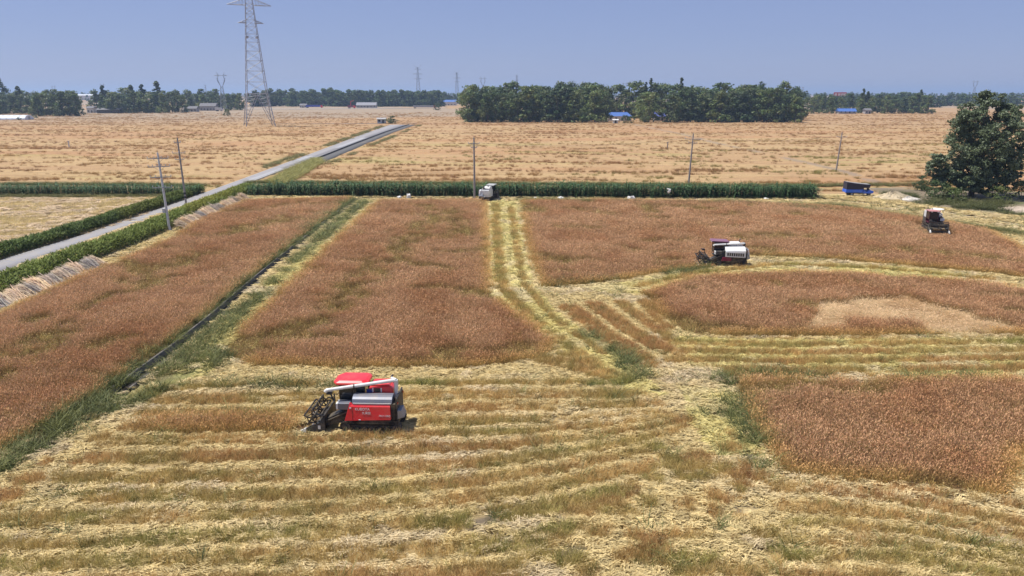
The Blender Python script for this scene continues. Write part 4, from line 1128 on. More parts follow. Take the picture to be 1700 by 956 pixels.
for i, (px, py, h, w, lab) in enumerate(((1552, 331, 3.0, 1.1, 'dark shrub at the shaded foot of the big tree, next to the straw heap'), (1655, 333, 2.4, 1.2, 'low dark shrub on the bare ground near the pale sand patch'),
                             (1695, 330, 3.2, 1.0, 'leafy shrub beyond the pale sand patch, away from the big tree'), (1530, 316, 2.6, .9, 'small brown green bush behind the straw heap'), (1582, 334, 2.2, 1.2, 'low shrub in deep shade right under the big tree'))):
    tree('bush%d' % (i % 3), px, py, h, lab, name='shrub', cat='bush', wide=w)

# far woods that read as one mass
def far_wood(name, label, rows, seed):
    r = np.random.default_rng(seed)
    pts, sc, cl = [], [], []
    for x0, x1, py, n, hmin, hmax in rows:
        for i in range(n):
            px = r.uniform(x0, x1); x, y = G(px, py); y += r.normal() * 12 * y / 900; x += r.normal() * 3
            h = r.uniform(hmin, hmax) * (.8 + .5 * vnoise(np.array([px * .02]), np.array([py]), 3)[0]) / 10
            pts.append((x, y, 0)); sc.append((h * r.uniform(1, 1.5), h * r.uniform(1, 1.5), h))
            cl.append(np.array([1, 1, 1]) * r.uniform(.7, 1.25))
    return scatter(name, label, 'wood', C_TREE, pts, np.stack([np.zeros(len(pts))] * 2 + [r.uniform(-3, 3, len(pts))], 1), sc, np.array(cl) * np.array([.08, .12, .044]))
m_leaf_far = plant_mat('far_leaves', use_tint=True, transl=.15)
C_TREE = proto_coll('far_tree', [], None)
for i in range(4):
    cm, _ = crown(80 + i, 'round' if i % 2 else 'oval', 10, 7.5, 30, 26, .45, m_leaf_far, .0)
    C_TREE.objects.link(bpy.data.objects.new('far_tree_%d' % i, cm))
far_wood('far_wood', 'long dark wood beyond the far road and the red trucks', [(425, 735, 176.5, 90, 15, 21), (425, 735, 174.5, 90, 17, 24), (735, 790, 172, 20, 14, 20)], 1)
far_wood('far_wood', 'low hazy wood stretching behind the big solitary tree', [(1545, 1760, 182.5, 0, 9, 13), (1480, 1760, 176, 90, 10, 15), (1330, 1560, 178, 60, 13, 18)], 2)
rows = []
for py, n, h0, h1 in ((171, 170, 11, 17), (168, 220, 11, 17), (165, 280, 12, 18), (162.5, 340, 12, 19), (160, 420, 13, 21), (158.3, 480, 14, 24)):
    rows.append((-150, 1850, py, n, h0, h1))
far_wood('horizon_woods', 'hazy blue woods along the whole horizon', rows, 3)

# ------------------------------------------------------------------ lattice towers
m_steel = mat('galvanised_steel', (.33, .345, .375), .55, .25, var=.1)
m_ins = mat('insulator', (.12, .11, .12), .3)
def lattice(b, z0, z1, w0, w1, n, r):
    """X bracing of one face set; returns the four corner lines"""
    def c(z, k):
        t = (z - z0) / (z1 - z0); w = (w0 + (w1 - w0) * t) / 2
        return (w * (1 if k in (0, 3) else -1), w * (1 if k in (0, 1) else -1), z)
    for i in range(n):
        a, d = z0 + (z1 - z0) * i / n, z0 + (z1 - z0) * (i + 1) / n
        for k in range(4):
            b.tube(c(a, k), c(d, (k + 1) % 4), r, n=4); b.tube(c(a, (k + 1) % 4), c(d, k), r, n=4)
            b.tube(c(d, k), c(d, (k + 1) % 4), r, n=4)
    return c
def big_tower(name, label, px, py, rz, H=76):
    x, y = G(px, py)
    e = empty(name, (x, y, 0), rz); tag(e, label, 'power tower')
    W0, Wm, Wt = 15.0, 10.4, 3.6; ZW, ZT = 17.0, 62.0
    for sx in (-1, 1):
        for sy in (-1, 1):
            P('leg', m_steel, e, lambda b: b.path([(sx * W0 / 2, sy * W0 / 2, -.3), (sx * Wm / 2, sy * Wm / 2, ZW), (sx * Wt / 2, sy * Wt / 2, ZT), (sx * Wt / 2 * .8, sy * Wt / 2 * .8, H - 6)], [.22, .19, .15, .11], 4))
    # inner leg struts: each base face is an inverted V with short cross pieces
    for k in range(4):
        a = k * math.pi / 2
        Mz = Matrix.Rotation(a, 3, 'Z')
        def face(b):
            apex = Vector((0, -Wm / 2, ZW - 1))
            for s in (-1, 1):
                foot = Vector((s * W0 / 2, -W0 / 2, 0)); top = Vector((s * Wm / 2, -Wm / 2, ZW))
                b.tube(Mz @ foot, Mz @ apex, .13, n=4); b.tube(Mz @ top, Mz @ apex, .08, n=4)
                for j in range(1, 8):
                    t = j / 8; p1 = foot.lerp(top, t); p2 = foot.lerp(apex, t); p3 = foot.lerp(apex, min(1, t + .125))
                    b.tube(Mz @ p1, Mz @ p2, .06, n=4); b.tube(Mz @ p1, Mz @ p3, .06, n=4)
            b.tube(Mz @ Vector((-Wm / 2, -Wm / 2, ZW)), Mz @ Vector((Wm / 2, -Wm / 2, ZW)), .13, n=4)
        P('base_lattice', m_steel, e, face)
    n = 11; zs = [ZW]
    for i in range(n): zs.append(zs[-1] + (ZT - ZW) * (1.45 - .9 * i / (n - 1)) / n)
    zs = [ZW + (z - ZW) * (ZT - ZW) / (zs[-1] - ZW) for z in zs]
    for i in range(n):
        f = lambda z: Wm + (Wt - Wm) * (z - ZW) / (ZT - ZW)
        P('lattice_panel', m_steel, e, lambda b: lattice(b, zs[i], zs[i + 1], f(zs[i]), f(zs[i + 1]), 1, .075))
    P('lattice_panel', m_steel, e, lambda b: lattice(b, ZT, H - 6, Wt, Wt * .8, 4, .05))
    def arm(b, z, L, h):
        for s in (-1, 1):
            tip = (s * L, 0, z)
            for yy in (-Wt / 2, Wt / 2):
                b.tube((s * Wt / 2, yy, z), tip, .13, n=4); b.tube((s * Wt / 2, yy, z + h), tip, .11, n=4)
            for j in range(1, 6):
                t = j / 6; xx = s * (Wt / 2 + (L - Wt / 2) * t); w = Wt / 2 * (1 - t)
                b.tube((xx, -w, z), (xx, w, z), .06, n=4); b.tube((xx, w, z), (xx, w, z + h * (1 - t)), .06, n=4); b.tube((xx, -w, z), (xx, -w, z + h * (1 - t)), .06, n=4)
                xp = s * (Wt / 2 + (L - Wt / 2) * (j - 1) / 6); b.tube((xp, Wt / 2 * (1 - (j - 1) / 6), z), (xx, w, z + h * (1 - t)), .06, n=4)
    for z, L, h in ((52.5, 6.4, 1.6), (61.3, 11.0, 3.2), (68.5, 7.6, 2.6)):
        a = P('crossarm', m_steel, e, lambda b: arm(b, z, L, h))
    def pk(b):
        for s in (-1, 1):
            for q in (-1, 1): b.tube((s * Wt * .4, q * Wt * .4, H - 6), (0, 0, H), .1, n=4)
    P('peak', m_steel, e, pk)
    P('platform', m_steel, e, lambda b: (b.box(-2.9, -1.9, -2.6, 2.6, 45, 45.9), b.box(1.9, 2.9, -2.6, 2.6, 45, 45.9)))
    return e
big_tower('lattice_tower', 'tall silver lattice power tower standing on splayed legs in the stubble', 431, 209, R(24))

def cat_tower():
    e = empty('lattice_tower', (0, 0, 0))
    for sx in (-1, 1):
        for sy in (-1, 1):
            P('leg', m_steel2, e, lambda b: b.tube((sx * 4, sy * 4, 0), (sx * 1.2, sy * 1.2, 30), .2, .15, 4))
    P('lattice_panel', m_steel2, e, lambda b: lattice(b, 0, 30, 8, 2.4, 7, .1))
    def head(b):
        for s in (-1, 1):
            for yy in (-.7, .7):
                b.path([(s * 1.2, yy, 30), (s * 4.6, yy, 37), (s * 2.8, yy, 43), (s * 4.8, yy * .3, 47)], [.2, .18, .16, .1], 4)
                b.tube((s * 1.2, yy, 30), (s * 5.2, yy, 40), .12, n=4)
                for j in range(5):
                    z = 31 + j * 2.4; b.tube((s * (1.6 + j * .6), -.7, z), (s * (1.6 + j * .6), .7, z + 1.6), .1, n=4)
        for yy in (-.7, .7): b.tube((-7.5, yy, 42.6), (7.5, yy, 42.6), .2, n=4); b.tube((-7.5, 0, 42.6), (-3, yy, 44.2), .12, n=4); b.tube((7.5, 0, 42.6), (3, yy, 44.2), .12, n=4)
        for j in range(-4, 5): b.tube((j * 1.3, -.7, 42.6), (j * 1.3 + .6, .7, 43.8), .1, n=4)
    P('forked_head', m_steel2, e, head)
    return e
def t_tower():
    e = empty('lattice_tower', (0, 0, 0))
    for sx in (-1, 1):
        for sy in (-1, 1):
            P('leg', m_steel2, e, lambda b: b.tube((sx * 4.5, sy * 4.5, 0), (sx * .7, sy * .7, 58), .22, .15, 4))
    P('lattice_panel', m_steel2, e, lambda b: lattice(b, 0, 58, 9, 1.4, 11, .11))
    def arms(b, z, L):
        for s in (-1, 1):
            for yy in (-.8, .8): b.tube((0, yy, z), (s * L, 0, z + .4), .18, n=4); b.tube((0, yy, z + 2.2), (s * L, 0, z + .4), .14, n=4)
    for z, L in ((38, 6.5), (46, 8.5), (54, 6)): P('crossarm', m_steel2, e, lambda b: arms(b, z, L))
    def horns(b):
        for s in (-1, 1): b.path([(0, 0, 56), (s * 4, 0, 59), (s * 7, 0, 62)], [.25, .2, .12], 4)
    P('horn', m_steel2, e, horns)
    return e
m_steel2 = mat('weathered_steel', (.20, .21, .23), .6, .3, var=.1)
cat0, tt0 = cat_tower(), t_tower()
def place_tower(src, px, py, top_py, label, rz, first):
    x, y = G(px, py); sc = scale_at(py); Hs = 47 if src is cat0 else 62
    o = src if first else copy_tree(src)
    h = (py - top_py) / sc; s = h / Hs
    o.location = (x, y, 0); o.rotation_euler = (0, 0, rz); o.scale = (s, s, s)
    tag(o, label, 'power tower', 'distant power towers')
place_tower(cat0, 372, 184, 122, 'dark forked-head pylon next to the lattice tower, largest of the distant ones', .5, True)
place_tower(cat0, 802, 167, 128, 'dark forked-head pylon above the near end of the farmhouse grove', .2, False)
place_tower(cat0, 1036, 168, 137, 'forked-head pylon above the dip in the farmhouse grove', .1, False)
place_tower(cat0, 1615, 166, 134, 'pale forked-head pylon beside the crown of the big solitary tree', -.2, False)
place_tower(cat0, 1331, 167, 144, 'small forked-head pylon where the grove meets the blue shed wood', .6, False)
place_tower(tt0, 695, 168, 110, 'tall hazy pylon with three arms and horned top, beyond the far road wood', .2, True)
place_tower(tt0, 759, 166, 119, 'tall hazy pylon with three arms standing next to the forked one', .4, False)
place_tower(tt0, 858, 165, 124, 'thin hazy pylon just showing above the farmhouse grove', .9, False)
place_tower(cat0, 92, 166, 142, 'faint forked pylon above the trees beside the greenhouse', .3, False)
place_tower(cat0, 173, 167, 139, 'faint pylon above the conifer behind the dark shed', .7, False)
place_tower(tt0, 343, 166, 140, 'faint pylon above the wood behind the small grey houses', 1.2, False)

# ------------------------------------------------------------------ roadside electricity poles
m_conc = mat('pole_concrete', (.62, .62, .61), .85, var=.12)
m_conc2 = mat('weathered_pole', (.30, .265, .25), .85, var=.2)
m_galv = mat('crossarm_steel', (.34, .35, .37), .5, .5)
m_porc = mat('porcelain', (.55, .55, .55), .25)
m_band = mat('black_band', (.03, .03, .03), .7)
def pole(label, px, py, H, arms, m, lean=(0, 0), bands=False, transformer=False, rz=0, name='electricity_pole', r=.17):
    x, y = G(px, py)
    e = empty(name, (x, y, 0), rz); e.rotation_euler = (lean[1], lean[0], rz); tag(e, label, 'utility pole')
    P('shaft', m, e, lambda b: b.tube((0, 0, -.5), (0, 0, H), r, r * .62, 10), smooth=False)
    for z, L, n in arms:
        a = P('crossarm', m_galv, e, lambda b: (b.box(-L, L, -.19, -.12, z - .05, z + .05), b.tube((-L * .5, -.15, z - .05), (0, -.12, z - .55), .02, n=4), b.tube((L * .5, -.15, z - .05), (0, -.12, z - .55), .02, n=4)))
        for i in range(n):
            xx = -L + 2 * L * i / max(1, n - 1) if n > 1 else 0
            P('insulator', m_porc, a, lambda b: (b.tube((xx, -.155, z + .05), (xx, -.155, z + .14), .025, n=6), b.tube((xx, -.155, z + .12), (xx, -.155, z + .2), .065, .05, n=8), b.tube((xx, -.155, z + .2), (xx, -.155, z + .28), .05, .03, n=8)))
    P('cap_pin', m_galv, e, lambda b: b.tube((0, 0, H), (0, 0, H + .25), .03, n=6))
    if bands:
        for z in (.9, 1.5): P('warning_band', m_band, e, lambda b: b.tube((0, 0, z), (0, 0, z + .3), r * 1.04, r * 1.02, 10))
    if transformer:
        P('meter_box', m_porc, e, lambda b: b.box(-.45, -.14, -.22, .14, 2.4, 2.95), bevel=.01)
        P('guy_stay', m_galv, e, lambda b: b.tube((.05, -.05, 2.9), (.45, -.5, 0), .02, n=5))
    return e
pole('pale concrete pole with four crossarms beside the hedge and straw bundles', 282, 384, 9.9, [(9.2, 1.3, 4), (8.2, 1.35, 6), (6.9, 1.3, 5), (5.6, 1.2, 4)], m_conc, lean=(-.035, 0), transformer=True)
pole('grey concrete pole with black bands at its foot, at the hedge edge', 309, 338, 10.3, [(9.6, .5, 2), (8.0, 1.0, 3), (7.0, .7, 2)], m_conc2, lean=(-.02, 0), bands=True)
pole('slim brown electricity pole rising from the corn row beside the rear of the white harvester', 788, 329, 10.0, [(9.0, .9, 3), (8.4, .5, 2)], m_conc2, r=.19)
pole('slim electricity pole with wide crossarm standing in the golden field behind the corn', 1143, 306, 9.6, [(8.6, 1.5, 3), (7.9, .8, 2)], m_conc2, lean=(.035, 0), r=.19)
pole('slim leaning electricity pole with a single short crossarm beside the diagonal dirt track', 1388, 284, 8.6, [(7.6, 1.1, 3)], m_conc2, lean=(.045, 0), r=.19)
def marker_post(label, px, py, H, white):
    x, y = G(px, py); e = empty('marker_post', (x, y, 0)); tag(e, label, 'post', 'low posts in the far fields')
    P('shaft', m_conc if white else m_conc2, e, lambda b: b.box(-.14, .14, -.14, .14, -.3, H), bevel=.03)
    P('top_bracket', m_galv, e, lambda b: b.box(-.4, .4, -.05, .05, H - .2, H - .05))
marker_post('short white concrete post standing alone in the stubble beyond the short corn row', 115, 245, 2.2, True)
marker_post('short dark post with a bracket in the golden field next to the wide-armed pole', 1108, 247, 2.2, False)

# ------------------------------------------------------------------ combine harvesters (local axes: +x forward, +y left, z up)
m_black = mat('black_steel', (.022, .022, .024), .5, .2, var=.3, scale=4, dust=0.5)
m_dark = mat('dark_grey_steel', (.055, .057, .062), .55, .2, var=.3, scale=4, dust=0.5)
m_rubber = mat('track_rubber', (.028, .026, .024), .85, var=.35, scale=6, bump=.2, dust=0.7)
m_dust = mat('dusty_rubber', (.11, .09, .065), .95, var=.4, scale=4)
m_redp = mat('red_paint', (.74, .022, .030), .32, var=.10, scale=1.5, spec=.5, coat=.3, dust=0.22)
m_whitep = mat('white_paint', (.72, .72, .70), .4, var=.08, scale=2, spec=.5, dust=0.3)
m_greyhood = mat('grey_hood', (.17, .185, .23), .4, .3, var=.1, scale=2, dust=0.4)
m_purple = mat('purple_roof', (.20, .085, .14), .45, var=.12, dust=0.3)
m_maroon = mat('maroon_paint', (.20, .02, .05), .4, var=.12, dust=0.3)
m_pinkroof = mat('faded_roof', (.42, .19, .18), .6, var=.12)
m_glass = mat('dark_glass', (.02, .025, .03), .08, var=.1, spec=.6)
m_lamp = mat('lamp_lens', (.75, .72, .65), .15, spec=.6)
m_seat = mat('seat_vinyl', (.03, .03, .035), .6)
m_blueb = mat('blue_label', (.03, .05, .22), .5)
m_grain = mat('cut_straw', (.40, .28, .15), .9, var=.35, scale=8, bump=.4)

def text_part(body, size, m, parent, M, shear=0.0):
    cu = bpy.data.curves.new('lettering', 'FONT'); cu.body = body; cu.size = size; cu.extrude = .004; cu.align_x = 'LEFT'; cu.shear = shear
    t = bpy.data.objects.new('lettering', cu); COL.objects.link(t)
    dg = bpy.context.evaluated_depsgraph_get(); me = bpy.data.meshes.new_from_object(t.evaluated_get(dg))
    bpy.data.objects.remove(t); me.materials.clear(); me.materials.append(m)
    o = obj('lettering', me, parent); o.matrix_local = M
    return o

def track(e, yc, style):
    root = None
    W, L, Hh, rr = .42, 1.52, .62, .27
    # belt outline: rounded trapezoid, idler high at the back, sprocket high at the front
    wheels = [(1.28, .36, .22), (.75, .20, .16), (.35, .20, .16), (-.05, .20, .16), (-.45, .20, .16), (-.85, .20, .16), (-1.25, .27, .22)]
    outer = []
    def arc(cx, cz, r, a0, a1, n=7):
        for k in range(n): a = R(a0 + (a1 - a0) * k / (n - 1)); outer.append((cx + r * math.cos(a), cz + r * math.sin(a)))
    arc(1.28, .36, .30, 90, -50); arc(.85, .24, .24, -60, -90, 3); arc(-.95, .24, .24, -90, -110, 3); arc(-1.25, .30, .30, 240, 90)
    def belt(b):
        n = len(outer); cx, cz = 0, .32
        vs = []
        for y0 in (yc - W / 2, yc + W / 2):
            for x, z in outer: vs.append((x, y0, z))
            for x, z in outer:
                vs.append((x * .955, y0, cz + (z - cz) * .80))
        fs = []
        for k in range(n):
            j = (k + 1) % n
            fs += [(k, j, 2 * n + j, 2 * n + k), (n + k, 3 * n + k, 3 * n + j, n + j), (k, n + k, n + j, j), (2 * n + k, 2 * n + j, 3 * n + j, 3 * n + k)]
        b.add(vs, fs)
        # lugs round the belt
        per = 0; pts = outer + [outer[0]]
        acc = 0
        for k in range(n):
            p, q = Vector((pts[k][0], 0, pts[k][1])), Vector((pts[k + 1][0], 0, pts[k + 1][1])); d = (q - p).length
            m = max(1, int(round(d / .13)))
            for i in range(m):
                c = p.lerp(q, (i + .5) / m); ang = math.atan2(q.z - p.z, q.x - p.x)
                Mx = Matrix.Translation((c.x, yc, c.z)) @ Matrix.Rotation(-ang, 4, 'Y')
                b.box(-.03, .03, -W / 2 + .01, W / 2 - .01, -.018, .03, Mx)
    root = P('track', m_rubber, e, belt)
    for wx, wz, wr in wheels:
        P('road_wheel', m_dark, root, lambda b: (b.tube((wx, yc - W * .42, wz), (wx, yc + W * .42, wz), wr, n=12), b.tube((wx, yc - W * .5, wz), (wx, yc + W * .5, wz), wr * .35, n=8)))
    P('track_frame', m_dust, root, lambda b: b.box(-1.2, 1.15, yc - .07, yc + .07, .26, .40))

def harvester(name, label, loc, rz, st):
    e = empty(name, (loc[0], loc[1], .02), rz); tag(e, label, 'combine harvester')
    panel, hood, roof, tank, body = st['panel'], st['hood'], st['roof'], st['tank'], st.get('body', m_black)
    white = st['style'] != 'red'
    for yc in (-.68, .68): track(e, yc, st)
    P('chassis', m_black, e, lambda b: (b.box(-1.45, 1.25, -.86, .86, .50, .74), b.box(-1.2, 1.0, -.5, .5, .34, .52)), .02)
    # threshing body along the left side
    P('threshing_body', body, e, lambda b: b.prism([(-1.32, .76), (1.02, .76), (1.12, 1.1), (.95, 1.66), (-1.32, 1.66)], .10, .86), .02)
    if not white:
        sp = P('side_panel', panel, e, lambda b: b.add([(1.28, 1.06, .78), (-1.10, 1.06, .86), (-1.07, .95, 1.52), (-1.05, .86, 1.63), (.86, .86, 1.66), (1.03, .88, 1.70), (1.06, .95, 1.52),
                                                       (1.28, .87, .78), (-1.10, .87, .86), (-1.07, .87, 1.52), (-1.05, .80, 1.63), (.86, .80, 1.66), (1.03, .80, 1.70), (1.06, .87, 1.52)],
                                                      [(0, 1, 2, 6), (2, 3, 4, 5, 6), (7, 13, 9, 8), (9, 13, 12, 11, 10), (0, 7, 8, 1), (1, 8, 9, 2), (2, 9, 10, 3), (3, 10, 11, 4), (4, 11, 12, 5), (5, 12, 13, 6), (6, 13, 7, 0)]), .015)
        tl = math.atan2(.11, .70); Mt = Matrix(((-1, 0, 0, .74), (0, -math.sin(tl), math.cos(tl), .988), (0, math.cos(tl), math.sin(tl), 1.34), (0, 0, 0, 1)))
        text_part('KUBOTA', .19, m_whitep, sp, Mt)
        text_part('久保田', .15, m_whitep, sp, Matrix.Translation((-.36, .030, -.19)) @ Mt)
        text_part('PRO1108Q', .125, m_whitep, sp, Matrix.Translation((-1.22, .052, -.31)) @ Mt, .25)
        P('panel_seam', m_black, sp, lambda b: b.add([(.855, 1.062, .83), (.867, 1.062, .83), (.867, .958, 1.5), (.855, .958, 1.5), (.855, 1.04, .83), (.867, 1.04, .83), (.867, .94, 1.5), (.855, .94, 1.5)], [(0, 1, 2, 3), (7, 6, 5, 4), (0, 4, 5, 1), (1, 5, 6, 2), (2, 6, 7, 3), (3, 7, 4, 0)]))
        P('panel_latch', m_whitep, sp, lambda b: (b.box(.93, 1.03, .95, .985, 1.42, 1.47), b.box(.45, .55, 1.04, 1.075, .83, .87)))
        # grey half-round hood over the threshing drum
        prof = [(.88, 1.66)] + [(.50 + .36 * math.cos(R(a)), 1.70 + .30 * math.sin(R(a))) for a in (10, 35, 60, 85)] + [(.22, 2.0), (.14, 1.66)]
        P('drum_hood', hood, e, lambda b: b.prism_x(prof, -1.16, .90), .02)
        P('hood_trim', m_whitep, e, lambda b: b.box(-1.1, .85, .865, .895, 1.645, 1.70))
    else:
        pr = [(.92, 1.58), (.90, 1.70), (.55, 1.98), (.16, 2.06), (.12, 1.58)]
        P('drum_hood', hood, e, lambda b: b.prism_x(pr, -1.28, .72), .04)
        g = P('vent_panel', panel, e, lambda b: b.add([(.74, .95, 1.10), (-1.26, .95, 1.02), (-1.26, .95, 1.56), (.74, .95, 1.62), (.74, .86, 1.10), (-1.26, .86, 1.02), (-1.26, .86, 1.56), (.74, .86, 1.62)],
                                                      [(0, 1, 2, 3), (7, 6, 5, 4), (0, 4, 5, 1), (1, 5, 6, 2), (2, 6, 7, 3), (3, 7, 4, 0)]), .015)
        for i in range(8):
            xx = .50 - i * .215; zz = 1.36 - i * .009
            P('vent_opening', m_black, g, lambda b: b.box(xx - .075, xx + .075, .945, .957, zz - .15, zz + .15))
        P('lower_panel', st.get('low', m_redp), e, lambda b: b.prism([(.10, .68), (1.12, .68), (1.0, 1.06), (.18, 1.06)], .87, .95), .02)
        P('rear_fender', panel, e, lambda b: b.path([(-1.30, .5, 1.95), (-1.50, .55, 1.75), (-1.58, .6, 1.35), (-1.5, .6, 1.05)], [.10, .12, .12, .08], 6))
    # engine bay under the grain tank, right side
    P('engine_cover', st.get('eng', m_dark), e, lambda b: b.prism([(-1.2, .76), (.3, .76), (.3, 1.45), (-1.2, 1.45)], -.92, .08), .03)
    gt = P('grain_tank', tank, e, lambda b: b.prism([(-1.05, 1.45), (.12, 1.45), (.22, 1.75), (.18, 2.26), (-.95, 2.30), (-1.1, 2.15)], -.90, .10), .05)
    P('tank_lid', tank, gt, lambda b: b.prism([(-.92, 2.30), (.10, 2.27), (.05, 2.36), (-.85, 2.38)], -.82, .02), .02)
    if not white:
        P('tank_decal', m_blueb, gt, lambda b: b.box(.02, .30, .105, .118, 1.95, 2.15))
        P('tank_window', m_black, gt, lambda b: b.box(-.42, -.10, .103, .115, 1.98, 2.2))
        P('tank_strip', m_whitep, gt, lambda b: (b.box(-.50, -.44, .103, .117, 1.98, 2.22), b.box(-.06, 0, .103, .117, 1.98, 2.22)))
    else:
        P('tank_seam', m_dark, gt, lambda b: (b.box(-.45, -.43, .103, .112, 1.6, 2.25), b.box(-1.12, -1.098, -.8, 0, 1.7, 1.72)))
    # cabin on the front right
    cx0, cx1, cy0, cy1, cz0, cz1 = .42, 1.72, -.98, .06, 1.10, 2.38
    def frame(b):
        for x in (cx0, cx1):
            for y in (cy0, cy1): b.box(x - .035, x + .035, y - .035, y + .035, cz0, cz1)
        b.box((cx0 + cx1) / 2 - .03, (cx0 + cx1) / 2 + .03, cy1 - .025, cy1 + .025, cz0, cz1)
        b.box(cx0, cx1, cy0, cy1, cz0 - .12, cz0)
        for y in (cy0, cy1): b.box(cx0 + .03, cx1 - .03, y - .02, y + .02, cz1 - .08, cz1)
        b.box(cx0, cx0 + .04, cy0 + .03, cy1 - .03, cz0, cz0 + .55)
    cf = P('cabin_frame', st.get('cab', m_black), e, frame, .008)
    P('windscreen', m_glass, cf, lambda b: b.box(cx1 - .012, cx1 + .012, cy0 + .036, cy1 - .036, cz0 + .25, cz1 - .01))
    P('side_window', m_glass, cf, lambda b: b.box(cx0 + .037, cx1 - .037, cy1 - .008, cy1 + .008, cz0 + .35, cz1 - .085))
    P('side_window', m_glass, cf, lambda b: b.box(cx0 + .037, cx1 - .037, cy0 - .008, cy0 + .008, cz0 + .35, cz1 - .085))
    P('rear_window', m_glass, cf, lambda b: b.box(cx0 + .01, cx0 + .03, cy0 + .036, cy1 - .036, cz0 + .56, cz1 - .01))
    P('cabin_door', st.get('cab', m_black), cf, lambda b: b.box(cx0 + .04, cx1 - .04, cy1 - .014, cy1 + .016, cz0 + .01, cz0 + .35))
    P('seat', m_seat, cf, lambda b: (b.box(.62, 1.02, -.68, -.22, 1.32, 1.45), b.box(.55, .66, -.68, -.22, 1.45, 1.95), b.box(.72, .92, -.58, -.32, 1.10, 1.33)), .03)
    P('control_console', m_dark, cf, lambda b: (b.box(1.25, 1.6, -.85, -.05, 1.1, 1.62), b.tube((1.2, -.45, 1.55), (1.12, -.45, 1.85), .02, n=6), b.tube((1.13, -.45, 1.84), (1.10, -.45, 1.88), .17, n=12)), .02)
    if not white:
        def roofm(b):
            lo = [(.20, -.95), (.34, -1.22), (1.80, -1.22), (2.02, -.92), (2.04, -.05), (1.86, .22), (.42, .22), (.20, .02)]
            n = len(lo); cx, cy = 1.1, -.5
            ring = lambda k, z: [(cx + (x - cx) * k, cy + (y - cy) * k, z) for x, y in lo]
            vs = ring(.97, 2.38) + ring(1, 2.42) + ring(.985, 2.50) + ring(.80, 2.585) + ring(.4, 2.60)
            fs = [tuple(range(n - 1, -1, -1)), tuple(range(4 * n, 5 * n))]
            for r_ in range(4): fs += [(r_ * n + i, r_ * n + (i + 1) % n, (r_ + 1) * n + (i + 1) % n, (r_ + 1) * n + i) for i in range(n)]
            b.add(vs, fs)
        rf = P('roof', roof, e, roofm)
        P('roof_lamp', m_lamp, rf, lambda b: (b.box(1.98, 2.04, -.75, -.60, 2.31, 2.40), b.box(1.98, 2.04, -.40, -.25, 2.31, 2.40)), .01)
    else:
        rf = P('roof', roof, e, lambda b: b.prism([(.25, 2.40), (2.0, 2.46), (2.02, 2.54), (1.9, 2.58), (.3, 2.52)], -1.15, .20), .025)
        P('roof_lamp', m_lamp, rf, lambda b: (b.box(1.99, 2.04, -.9, -.75, 2.40, 2.48), b.box(1.99, 2.04, -.2, -.05, 2.40, 2.48)), .01)
    # mirror
    P('mirror', m_black, e, lambda b: (b.tube((1.72, .06, 1.9), (1.95, .30, 1.85), .015, n=5), b.box(1.93, 1.97, .22, .40, 1.65, 1.95)), .005)
    # unloading auger: post at the rear, tube folded forward
    a0, a1 = (Vector((-1.22, -.02, 2.62)), Vector((2.20, .46, 2.22))) if not white else (Vector((-1.28, .12, 2.34)), Vector((1.72, .34, 2.20)))
    au = P('unloading_auger', m_whitep, e, lambda b: b.tube(a0, a1, .095, .085, 12), smooth=False)
    P('auger_spout', m_whitep, au, lambda b: b.path([a1 - Vector((.02, 0, 0)), a1 + Vector((.10, .01, -.02)), a1 + Vector((.15, .02, -.10))], [.086, .095, .10], 10))
    P('auger_post', m_whitep if not white else m_dark, au, lambda b: (b.path([(-1.22, a0.y, 1.5), (-1.24, a0.y, a0.z - .10), tuple(a0)], [.10, .11, .12], 10), b.tube(a0, a0 + Vector((.25, -.08, .10)), .10, .06, 8)))
    mid = a0.lerp(a1, .62)
    P('auger_clamp', m_black, au, lambda b: (b.tube(mid - (a1 - a0).normalized() * .03, mid + (a1 - a0).normalized() * .03, .115, n=10), b.tube(mid, (mid.x, mid.y, 1.95), .025, n=5)))
    # front cover of the conveyor, with white nose
    P('conveyor_cover', m_dark if white else m_greyhood, e, lambda b: b.box(1.05, 1.66, .30, .80, 1.28, 1.62), .02)
    P('conveyor_nose', m_whitep, e, lambda b: b.box(1.66, 1.76, .30, .80, 1.28, 1.62), .02)
    P('feeder_house', m_black, e, lambda b: b.prism([(.95, .85), (2.35, .28), (2.35, .72), (1.12, 1.34)], .16, .74), .015)
    P('feeder_belt', m_dust, e, lambda b: b.tube((1.1, .80, 1.2), (2.35, .80, .62), .03, n=6))
    P('lift_cylinder', m_galv, e, lambda b: b.tube((.9, .42, .5), (2.1, .42, .36), .04, n=8))
    # header: floor, back wall, end plates, dividers
    y0, y1 = -1.12, 1.02
    hd = P('header', m_black, e, lambda b: (b.prism([(2.35, .16), (3.20, .12), (3.20, .17), (2.40, .22), (2.40, .95), (2.33, .95)], y0, y1), b.tube((2.36, y0, .98), (2.36, y1, .98), .05, n=8)))
    for s, yy in (('l', y1), ('r', y0)):
        P('end_plate', m_dark, hd, lambda b: b.prism([(2.33, .10), (3.28, .10), (3.36, .30), (3.05, .48), (2.62, .62), (2.33, .98)], yy - .035, yy + .035), .008)
        P('crop_divider', m_whitep, hd, lambda b: b.add([(3.88, yy, .06), (3.30, yy - .10, .05), (3.30, yy + .10, .05), (3.30, yy + .07, .36), (3.30, yy - .07, .36)], [(0, 1, 4), (0, 4, 3), (0, 3, 2), (0, 2, 1), (1, 2, 3, 4)]), .006)
    P('reflector_plate', m_whitep, hd, lambda b: b.box(2.55, 2.68, y1 + .037, y1 + .047, .30, .50))
